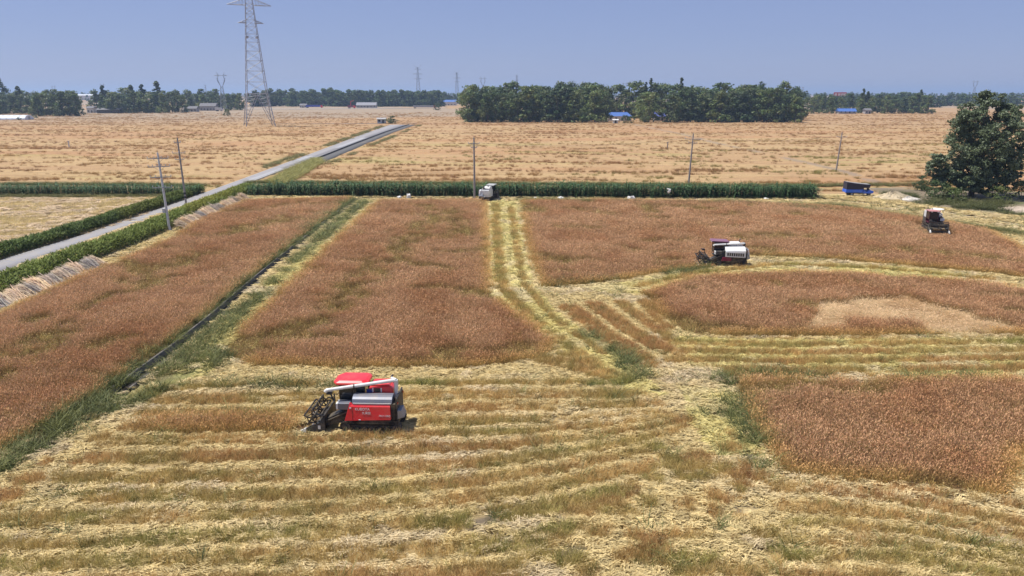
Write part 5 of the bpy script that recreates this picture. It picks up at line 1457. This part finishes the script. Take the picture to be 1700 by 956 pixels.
    P('auger_drum', m_dark, hd, lambda b: [b.tube((2.72, y0 + .05, .42), (2.72, y1 - .05, .42), .14, n=10)] + [b.tube((2.72 + .2 * math.cos(k * .8), y0 + .1 + k * .1, .42 + .2 * math.sin(k * .8)), (2.72 + .2 * math.cos(k * .8 + .8), y0 + .2 + k * .1, .42 + .2 * math.sin(k * .8 + .8)), .03, n=4) for k in range(19)])
    P('cutter_bar', m_galv, hd, lambda b: [b.add([(3.30, y, .11), (3.20, y - .035, .11), (3.20, y + .035, .11), (3.22, y, .15)], [(0, 1, 3), (0, 3, 2), (0, 2, 1), (1, 2, 3)]) for y in np.arange(y0 + .06, y1, .075)])
    P('cut_crop', m_grain, hd, lambda b: [b.tube((2.5 + random.random() * .6, y0 + .15 + random.random() * 1.9, .2 + random.random() * .25), (2.5 + random.random() * .7, y0 + .15 + random.random() * 1.9, .25 + random.random() * .35), .022, n=4) for _ in range(90)])
    # reel
    rc = Vector((2.98, 0, .86)); rr_ = .43
    rl = P('reel', m_black, e, lambda b: b.tube((rc.x, y0 + .02, rc.z), (rc.x, y1 - .02, rc.z), .05, n=8))
    for k in range(5):
        a = R(72 * k + 20); px, pz = rc.x + rr_ * math.cos(a), rc.z + rr_ * math.sin(a)
        bar = P('reel_bat', m_black, rl, lambda b: b.tube((px, y0 + .04, pz), (px, y1 - .04, pz), .042, n=6))
        P('reel_tines', m_dark, bar, lambda b: [b.tube((px, y, pz), (px - .06, y, pz - .20), .016, n=4) for y in np.arange(y0 + .12, y1, .13)])
    for yy in (y0 + .03, (y0 + y1) / 2, y1 - .03):
        def spider(b):
            for k in range(5):
                a, a2 = R(72 * k + 20), R(72 * (k + 1) + 20)
                b.tube((rc.x, yy, rc.z), (rc.x + rr_ * math.cos(a), yy, rc.z + rr_ * math.sin(a)), .036, n=5)
                b.tube((rc.x + rr_ * .62 * math.cos(a), yy, rc.z + rr_ * .62 * math.sin(a)), (rc.x + rr_ * .62 * math.cos(a2), yy, rc.z + rr_ * .62 * math.sin(a2)), .03, n=5)
        P('reel_spider', m_black, rl, spider)
    for yy in (y0 - .02, y1 + .02):
        P('reel_arm', m_black, rl, lambda b: b.path([(2.36, yy, 1.02), (2.72, yy, 1.12), (2.98, yy, .86)], [.04, .04, .04], 6))
    P('reel_mast', m_dark, rl, lambda b: (b.path([(2.4, y0 + .1, .95), (2.55, y0 + .1, 1.45), (2.85, y0 + .1, 1.5)], [.05, .04, .05], 6), b.box(2.45, 2.75, y0 + .0, y0 + .2, 1.36, 1.52)))
    # rear: straw chopper, fan, steps, exhaust, lamps
    P('straw_chopper', st.get('chop', m_galv), e, lambda b: b.prism([(-1.76, .92), (-1.40, .80), (-1.34, 1.26), (-1.62, 1.30)], .12, .82), .015)
    P('rear_housing', st.get('rear', m_dark), e, lambda b: b.prism([(-1.42, .78), (-1.33, .78), (-1.33, 1.92), (-1.40, 1.88)], -.86, .84), .02)
    P('rear_guard', m_black, e, lambda b: (b.tube((-1.36, .86, .7), (-1.36, .86, 2.0), .025, n=6), b.tube((-1.36, .25, 2.0), (-1.36, .86, 2.0), .025, n=6)))
    if st.get('rearpanels'):
        P('rear_panel', panel, e, lambda b: b.box(-1.50, -1.43, .04, .84, 1.18, 1.78), .02)
        P('rear_panel', panel, e, lambda b: b.box(-1.50, -1.43, -.86, -.04, 1.12, 1.82), .02)
        P('rear_shelf', m_whitep, e, lambda b: b.box(-1.62, -1.36, -.2, .5, .74, .84), .02)
        P('side_cover', panel, e, lambda b: b.prism([(-1.2, .8), (.2, .8), (.2, 1.9), (-1.1, 2.0)], -1.0, -.93), .02)
    P('exhaust_pipe', m_dark, e, lambda b: b.path([(-.9, -.55, 2.3), (-.9, -.55, 2.62), (-1.0, -.55, 2.70)], [.05, .05, .05], 8))
    P('step', m_dark, e, lambda b: (b.box(1.30, 1.62, .06, .34, .66, .70), b.box(1.30, 1.62, .06, .34, .92, .96), b.box(1.30, 1.34, .06, .10, .66, 1.05)))
    P('tail_lamp', mat('tail_lens', (.5, .02, .02), .2), e, lambda b: (b.box(-1.45, -1.42, .70, .80, 1.62, 1.72), b.box(-1.45, -1.42, -.82, -.72, 1.62, 1.72)))
    return e

harvester('combine_harvester', 'red tracked combine harvester with red canopy roof, grey hood and white unloading auger', H_RED, math.pi - R(2), dict(style='red', panel=m_redp, hood=m_greyhood, roof=m_redp, tank=m_redp))
harvester('combine_harvester', 'white tracked combine harvester with purple roof and vented side panel, cutting beside the oval island', H_WHITE, math.pi - R(4), dict(style='white', panel=m_whitep, hood=m_whitep, roof=m_purple, tank=m_whitep, low=m_maroon, body=m_black))
harvester('combine_harvester', 'white combine harvester seen from behind at the head of the mown lane by the corn', H_FAR, R(74), dict(style='white', panel=m_whitep, hood=m_whitep, roof=mat('grey_roof', (.35, .36, .34), .6), tank=m_whitep, low=m_whitep, rear=m_whitep, rearpanels=True, body=m_whitep, eng=m_whitep))
harvester('combine_harvester', 'maroon and white combine harvester facing out of the wheat near the sandy track', H_MAROON, R(-104), dict(style='white', panel=m_whitep, hood=m_whitep, roof=m_pinkroof, tank=m_whitep, low=m_maroon, eng=m_dark, cab=mat('dark_maroon', (.085, .015, .03), .45)))

# ------------------------------------------------------------------ blue farm truck with a covered bed
m_blue = mat('blue_paint', (.016, .12, .68), .4, var=.12, scale=2, spec=.5, dust=0.25)
m_blue2 = mat('light_blue_trim', (.05, .22, .62), .4, var=.1)
m_tarp = mat('dark_tarp', (.035, .032, .05), .8, var=.25, scale=1.5, bump=.2)
m_tyre = mat('tyre', (.02, .02, .02), .9)
def truck():
    e = empty('farm_truck', (TRUCK[0], TRUCK[1], .0), R(-4)); tag(e, 'blue three-wheeled farm truck with a dark covered load bed, by the straw heap', 'farm truck')
    P('chassis', m_black, e, lambda b: b.box(-2.0, 2.0, -.45, .45, .42, .60), .01)
    bed = P('load_bed', m_blue, e, lambda b: (b.box(-2.3, .35, -.85, .85, .66, .74), b.box(-2.3, .35, -.90, -.851, .66, 1.18), b.box(-2.3, .35, .851, .90, .66, 1.18), b.box(-2.36, -2.301, -.9, .9, .66, 1.18), b.box(.351, .40, -.9, .9, .66, 1.30)), .01)
    for x in np.arange(-2.1, .3, .42): P('bed_rib', m_blue2, bed, lambda b: b.box(x - .03, x + .03, -.93, -.902, .68, 1.16))
    cov = P('bed_cover', m_tarp, e, lambda b: b.prism([(-2.32, 1.12), (.42, 1.20), (.42, 1.45), (1.55, 1.50), (1.62, 2.04), (.9, 2.02), (-1.0, 2.22), (-2.32, 2.42)], -.88, .88), .04)
    P('cover_top', mat('grey_tarp', (.28, .27, .26), .8), cov, lambda b: b.prism([(-2.2, 2.42), (-1.0, 2.24), (.9, 2.04), (1.5, 2.06), (.9, 2.08), (-1.0, 2.28), (-2.2, 2.46)], -.80, .80))
    cab = P('cab', m_blue, e, lambda b: b.prism([(.55, .50), (2.05, .50), (2.30, .62), (2.28, .92), (1.62, 1.06), (1.45, 1.06), (1.30, .80), (.95, .78), (.85, 1.05), (.55, 1.08)], -.68, .68), .04)
    P('handlebar', m_black, cab, lambda b: (b.tube((1.62, 0, .9), (1.45, 0, 1.32), .025, n=6), b.tube((1.42, -.4, 1.32), (1.42, .4, 1.32), .02, n=6)))
    P('seat', m_seat, cab, lambda b: (b.box(.62, 1.05, -.5, .5, .98, 1.10), b.box(.58, .68, -.5, .5, 1.1, 1.42)), .02)
    for y in (-.4, .4): P('headlight', m_lamp, cab, lambda b: b.tube((2.26, y, .80), (2.33, y, .80), .09, n=10))
    P('windscreen', m_glass, cab, lambda b: b.prism([(1.62, 1.06), (1.66, 1.06), (1.46, 1.44), (1.42, 1.44)], -.6, .6))
    P('post', m_black, e, lambda b: [b.tube((.48, s * .8, .7), (.48, s * .8, 1.5), .03, n=6) for s in (-1, 1)])
    for x, y, r_ in ((-1.35, -.72, .36), (-1.35, .72, .36), (1.75, 0, .32)):
        w = P('wheel', m_tyre, e, lambda b: b.tube((x, y - .1, r_), (x, y + .1, r_), r_, n=18))
        P('rim', m_galv, w, lambda b: b.tube((x, y - .115, r_), (x, y + .115, r_), r_ * .55, n=12))
    P('front_fender', m_blue2, e, lambda b: b.prism([(1.30, .62), (1.45, .76), (2.1, .76), (2.3, .6), (2.34, .64), (2.12, .82), (1.42, .82), (1.26, .66)], -.24, .24))
truck()

# straw heap beside the truck
def heap(name, label, cat, c, rx, ry, h, m, seed, n=44):
    r = np.random.default_rng(seed)
    u = np.linspace(0, 1, 14); a = np.linspace(0, 2 * np.pi, n, endpoint=False)
    V = [(0, 0, h)]; 
    for t in u[1:]:
        for q in a:
            rr = t * (1 + .18 * math.sin(3 * q + 1) + .10 * math.sin(7 * q))
            z = h * (1 - t) ** .8 * (1 + .3 * math.sin(2.3 * q)) + (r.normal() * .07 * h * (t < .98))
            V.append((rx * rr * math.cos(q), ry * rr * math.sin(q), max(z, -.05) if t < .999 else -.05))
    F = [(0, 1 + i, 1 + (i + 1) % n) for i in range(n)]
    for k in range(12):
        for i in range(n): F.append((1 + k * n + i, 1 + (k + 1) * n + i, 1 + (k + 1) * n + (i + 1) % n, 1 + k * n + (i + 1) % n))
    me = bpy.data.meshes.new(name); me.from_pydata(V, [], F); me.update(); me.materials.append(m)
    o = obj(name, me); o.location = (c[0], c[1], 0); return tag(o, label, cat)
heap('straw_heap', 'pale heap of chopped straw lying beside the blue truck', 'heap', G(1481, 330), 3.3, 2.0, 1.15, mat('heap_straw', (.50, .41, .27), .95, var=.3, scale=4, bump=.6), 1)
heap('rubble_heap', 'low white heap of bleached husks at the end of the straw heap', 'heap', G(1507, 331), 1.9, 1.2, .45, mat('heap_husk', (.62, .57, .50), .95, var=.25, scale=5, bump=.5), 2)

# white sacks and sheets lying along the track
m_sack = mat('woven_sack', (.70, .69, .66), .8, var=.15, scale=3, bump=.3)
def sack(label, px, py, sx, sy, sz, seed):
    r = np.random.default_rng(seed)
    import bmesh
    bm = bmesh.new(); bmesh.ops.create_icosphere(bm, subdivisions=3, radius=1)
    for v in bm.verts:
        k = 1 + .22 * math.sin(v.co.x * 5 + seed) * math.cos(v.co.y * 4 + seed) + .06 * r.normal()
        v.co = Vector((math.copysign(abs(v.co.x) ** .7, v.co.x) * sx * k, math.copysign(abs(v.co.y) ** .7, v.co.y) * sy * k, (math.copysign(abs(v.co.z) ** .8, v.co.z) + .8) * sz * k))
    me = bpy.data.meshes.new('woven_sack'); bm.to_mesh(me); bm.free(); me.materials.append(m_sack)
    o = obj('woven_sack', me); x, y = G(px, py); o.location = (x, y, 0); o.rotation_euler = (0, 0, seed * 1.3); tag(o, label, 'sack')
    return o
sack('small white sack on the track nearest the concrete ditch end', 663, 329, .45, .3, .2, 1)
sack('upright pale sack on the track between the ditch end and the slim brown pole', 679, 329.5, .35, .3, .42, 2)
sack('small crumpled white sack on the track just past the mown lane head', 888, 330.5, .3, .25, .18, 3)
sack('white sack slumped on the track below the corn, in the stretch past the mown lane', 931, 331, .55, .35, .26, 4)
sack('bulky white sack on the track halfway along the corn row', 1048, 331, .6, .4, .30, 5)
sack('flat white sheet on the track near the blue truck end of the corn', 1272, 331, .9, .3, .12, 6)
sack('pale blue white plastic sheet crumpled on the verge under the big tree', 1556, 349, 1.0, .7, .16, 7)
def scarecrow():
    x, y = G(1109, 330.5); e = empty('sack_on_stake', (x, y, 0)); tag(e, 'white sack tied on a dark stake before the corn row', 'stake')
    P('stake', m_black, e, lambda b: b.tube((0, 0, -.1), (0, 0, 1.9), .04, n=6))
    P('sack', m_sack, e, lambda b: b.path([(0, -.02, 1.0), (.05, -.05, 1.25), (.28, -.05, 1.5), (-.25, -.05, 1.75)], [.12, .24, .2, .1], 7))
scarecrow()

# ------------------------------------------------------------------ farm buildings and far things
m_wall = mat('plaster', (.62, .60, .56), .85, var=.1)
m_wallg = mat('grey_plaster', (.36, .35, .34), .85, var=.12)
m_broof = mat('blue_sheet_roof', (.07, .15, .40), .5, var=.15, scale=.5)
m_broof2 = mat('violet_blue_roof', (.085, .105, .30), .5, var=.15, scale=.5)
m_groof = mat('grey_tile_roof', (.16, .155, .16), .8, var=.2)
m_win = mat('window_dark', (.03, .035, .04), .2)
def house(name, label, cat, px, py, L, D, h, rise, wall, roof, rz=0, hip=0.0, wins=2, door=True, dz=0, group=None):
    x, y = G(px, py); e = empty(name, (x, y + D / 2, 0), rz); tag(e, label, cat, group)
    w = P('wall', wall, e, lambda b: b.box(-L / 2, L / 2, -D / 2, D / 2, -.2, h))
    o = .5
    def rf(b):
        hx = L / 2 + o - hip
        vs = [(-L / 2 - o, -D / 2 - o, h + .01), (L / 2 + o, -D / 2 - o, h + .01), (L / 2 + o, D / 2 + o, h + .01), (-L / 2 - o, D / 2 + o, h + .01), (-hx, 0, h + rise), (hx, 0, h + rise)]
        b.add(vs, [(0, 1, 5, 4), (2, 3, 4, 5), (0, 4, 3), (1, 2, 5), (3, 2, 1, 0)])
    P('roof', roof, e, rf)
    P('ridge_cap', roof, e, lambda b: b.tube((-L / 2 - o + hip, 0, h + rise), (L / 2 + o - hip, 0, h + rise), .12, n=6))
    n = wins + (1 if door else 0)
    for i in range(n):
        xx = -L / 2 + L * (i + .5) / n
        if door and i == n // 2: P('door', m_win, e, lambda b: b.box(xx - .55, xx + .55, -D / 2 - .06, -D / 2 - .003, 0, 2.1))
        else:
            f = P('window', m_wallg, e, lambda b: b.box(xx - .75, xx + .75, -D / 2 - .05, -D / 2 - .003, .9, 2.2))
            P('pane', m_win, f, lambda b: b.box(xx - .62, xx + .62, -D / 2 - .07, -D / 2 - .052, 1.0, 2.1))
    return e
house('farmhouse', 'long white farmhouse with bright blue sheet roof at the edge of the grove', 'house', 1028, 200.5, 15, 7, 2.9, 2.4, m_wall, m_broof, hip=2.5, wins=3)
house('farmhouse', 'small farmhouse with dull violet blue roof in a gap of the grove', 'house', 1095, 200.5, 6.5, 6, 2.8, 2.6, m_wallg, m_broof2, wins=1)
house('pump_house', 'tiny white pump house in front of the long blue-roofed farmhouse', 'hut', 1022, 205, 2.6, 2.4, 2.0, .5, m_wall, m_wall, wins=0)
house('field_shed', 'long low shed with blue roof at the edge of the eastern wood', 'shed', 1407, 188.8, 15, 7, 2.0, 2.4, m_wallg, m_broof, wins=3)
house('field_hut', 'small white hut with grey roof and dark doorway at the end of the lane', 'hut', 633, 204.8, 4.6, 3.4, 2.5, .7, m_wall, m_wallg, wins=1)
house('low_shed', 'low dark shed under the trees beyond the pale stubble', 'shed', 180, 188, 20, 6, 3.0, 1.6, mat('dark_boards', (.09, .075, .065), .9), m_groof, wins=3)
house('small_house', 'small white house at the end of the low dark shed', 'house', 150, 187.2, 6, 6, 4.2, 1.6, m_wall, m_groof, wins=1)
house('grey_house', 'grey two-gabled house near the foot of the dark forked pylon', 'house', 345, 183.6, 16, 8, 4.5, 3.0, m_wallg, m_groof, wins=4)
house('grey_house', 'low grey house beside the trees, with a white wall before it', 'house', 316, 185.4, 12, 7, 3.0, 2.2, m_wallg, m_groof, wins=3)
house('grey_house', 'grey house with pale roof under the far wood past the red crane truck', 'house', 608, 178.8, 24, 9, 3.0, 3.4, m_wallg, mat('pale_roof', (.26, .26, .28), .8), wins=5)
house('small_house', 'white cottage beside the far road, next to the blue tarpaulins', 'house', 503, 178.6, 8, 7, 3.0, 1.8, m_wall, m_groof, wins=2)
house('long_shed', 'long pale roofed shed just visible above the trees beyond the greenhouse', 'shed', 146, 166, 70, 20, 12, 3, m_wall, mat('white_roof', (.6, .62, .65), .6), wins=6, door=False)
house('distant_house', 'distant white house with blue roof in the gap beside the farmhouse grove', 'house', 745, 175, 22, 9, 5, 3.0, m_wall, m_broof, wins=4)
house('grey_house', 'pale rounded little house beside the pointed conifers of the blue shed wood', 'house', 1441, 188.9, 5, 5, 3, 1.6, m_wallg, m_groof, wins=1)

def greenhouse():
    x, y = G(2, 198.5); e = empty('greenhouse', (x, y, 0)); tag(e, 'long white plastic greenhouse tunnel at the edge of the stubble', 'greenhouse')
    m = mat('plastic_film', (.66, .70, .74), .35, var=.06)
    prof = [(5 * math.cos(R(a)), 3.0 * math.sin(R(a))) for a in range(0, 181, 15)]
    P('tunnel', m, e, lambda b: b.prism_x(prof, -45, 19))
    for i in range(17):
        xx = -44 + i * 3.9
        P('hoop', m_galv, e, lambda b: [b.tube((xx, prof[k][0] * 1.012, prof[k][1] * 1.012), (xx, prof[k + 1][0] * 1.012, prof[k + 1][1] * 1.012), .05, n=4) for k in range(len(prof) - 1)])
    P('door', m_wallg, e, lambda b: b.box(19.02, 19.1, -1, 1, 0, 2.2))
    for i in range(5): tree('bush%d' % (i % 3), 32 + i * 7, 199 - i * .8, 2.0, 'low dark bush in the row at the end of the greenhouse', 'bushes at the greenhouse end', name='shrub', cat='bush', wide=1.0)
greenhouse()
def billboard():
    x, y = G(1393, 172); z0 = 12.8; s = 1.0
    e = empty('billboard', (x, y, 0)); tag(e, 'large red billboard with white characters above the wood', 'billboard')
    W, Hh = 21.5, 6.2
    P('board', mat('red_board', (.50, .05, .05), .6, var=.1), e, lambda b: b.box(-W / 2, W / 2, -.3, .3, z0, z0 + Hh), .05)
    for i, xx in enumerate((-7.4, -1.6, 3.6, 8.0)):
        def glyph(b):      # blurred white characters: strokes only
            rr = random.Random(i)
            for k in range(4): b.box(xx - 1.9, xx + 1.9, -.42, -.31, z0 + .8 + k * .9, z0 + 1.45 + k * .9)
            for k in range(3): b.box(xx - 1.6 + k * 1.4, xx - 1.2 + k * 1.4, -.45, -.425, z0 + .9, z0 + 4.1)
        P('character', mat('white_letters', (.75, .7, .7), .6), e, glyph)
    for xx in (-9, 0, 9): P('post', m_galv, e, lambda b: b.tube((xx, .8, -1), (xx, .8, z0 + 6), .35, n=6))
billboard()
def far_truck(label, px, py, L, body_m, cab_m, crane=False):
    x, y = G(px, py); e = empty('lorry', (x, y, .3), R(2)); tag(e, label, 'lorry')
    P('load_body', body_m, e, lambda b: b.box(-L / 2, L / 2 - 2.6, -1.2, 1.2, 1.1, 3.3), .05)
    c = P('cab', cab_m, e, lambda b: b.prism([(L / 2 - 2.4, .6), (L / 2, .6), (L / 2, 2.0), (L / 2 - .5, 3.1), (L / 2 - 2.4, 3.1)], -1.2, 1.2), .05)
    P('windscreen', m_glass, c, lambda b: b.add([(L / 2 + .01, -1.0, 2.05), (L / 2 + .01, 1.0, 2.05), (L / 2 - .44, 1.0, 3.0), (L / 2 - .44, -1.0, 3.0)], [(0, 1, 2, 3)]))
    for xx in (-L / 2 + 1.2, -L / 2 + 2.5, L / 2 - 1.3):
        for yy in (-1.0, 1.0): P('wheel', m_tyre, e, lambda b: b.tube((xx, yy - .15, .5), (xx, yy + .15, .5), .5, n=12))
    if crane:
        P('crane_mast', cab_m, e, lambda b: (b.tube((-1, 0, 3.0), (-1, 0, 7.5), .3, n=6), b.tube((-1, 0, 7.5), (3, 0, 9.0), .2, n=6)))
far_truck('red-cabbed lorry with a long pale tank body on the far road', 705, 180.2, 26, m_wallg, m_redp)
far_truck('red crane lorry parked on the far road under the wood', 584, 180.2, 9, m_maroon, m_redp, True)
far_truck('lorry with blue covered load and red cab on the far road', 522, 179.4, 20, mat('bright_blue_tarp', (.06, .09, .42), .6), m_redp)
far_truck('small white van-like lorry by the grey houses and forked pylon', 364, 185, 7, m_wall, m_wall)

# ------------------------------------------------------------------ overhead wires along the pole line
m_wire = mat('wire', (.08, .08, .085), .5)
def wire(label, a, b, za, zb, sag):
    A, B = Vector((*G(*a), za)), Vector((*G(*b), zb)); bld = MB(); n = 14
    pts = []
    for i in range(n + 1):
        t = i / n; p = A.lerp(B, t); p.z -= 4 * sag * t * (1 - t); pts.append(p)
    bld.path(pts, [.012] * (n + 1), 4)
    return tag(bld.build('overhead_wire', m_wire), label, 'wire')
wire('thin wire strung between the wide-armed pole and the leaning single-arm pole', (1143, 306), (1388, 284), 8.9, 7.8, .8)
wire('thin wire strung between the slim brown pole and the wide-armed pole', (788, 329), (1143, 306), 9.2, 8.9, 1.0)

# ------------------------------------------------------------------ haze over the plain
def haze():
    b = MB(); b.box(-16500, 16500, -300, 15400, -1.6, 92)
    m = bpy.data.materials.new('haze_air'); m.use_nodes = True
    n, l = m.node_tree.nodes, m.node_tree.links
    n.remove(n['Principled BSDF'])
    v = n.new('ShaderNodeVolumePrincipled'); v.inputs['Color'].default_value = (.55, .72, 1.0, 1); v.inputs['Density'].default_value = .00017; v.inputs['Anisotropy'].default_value = .2
    l.new(v.outputs[0], n['Material Output'].inputs['Volume'])
    o = b.build('haze', m); tag(o, 'thin pale blue haze in the air over the plain', 'haze', kind='stuff')
    return o
haze()
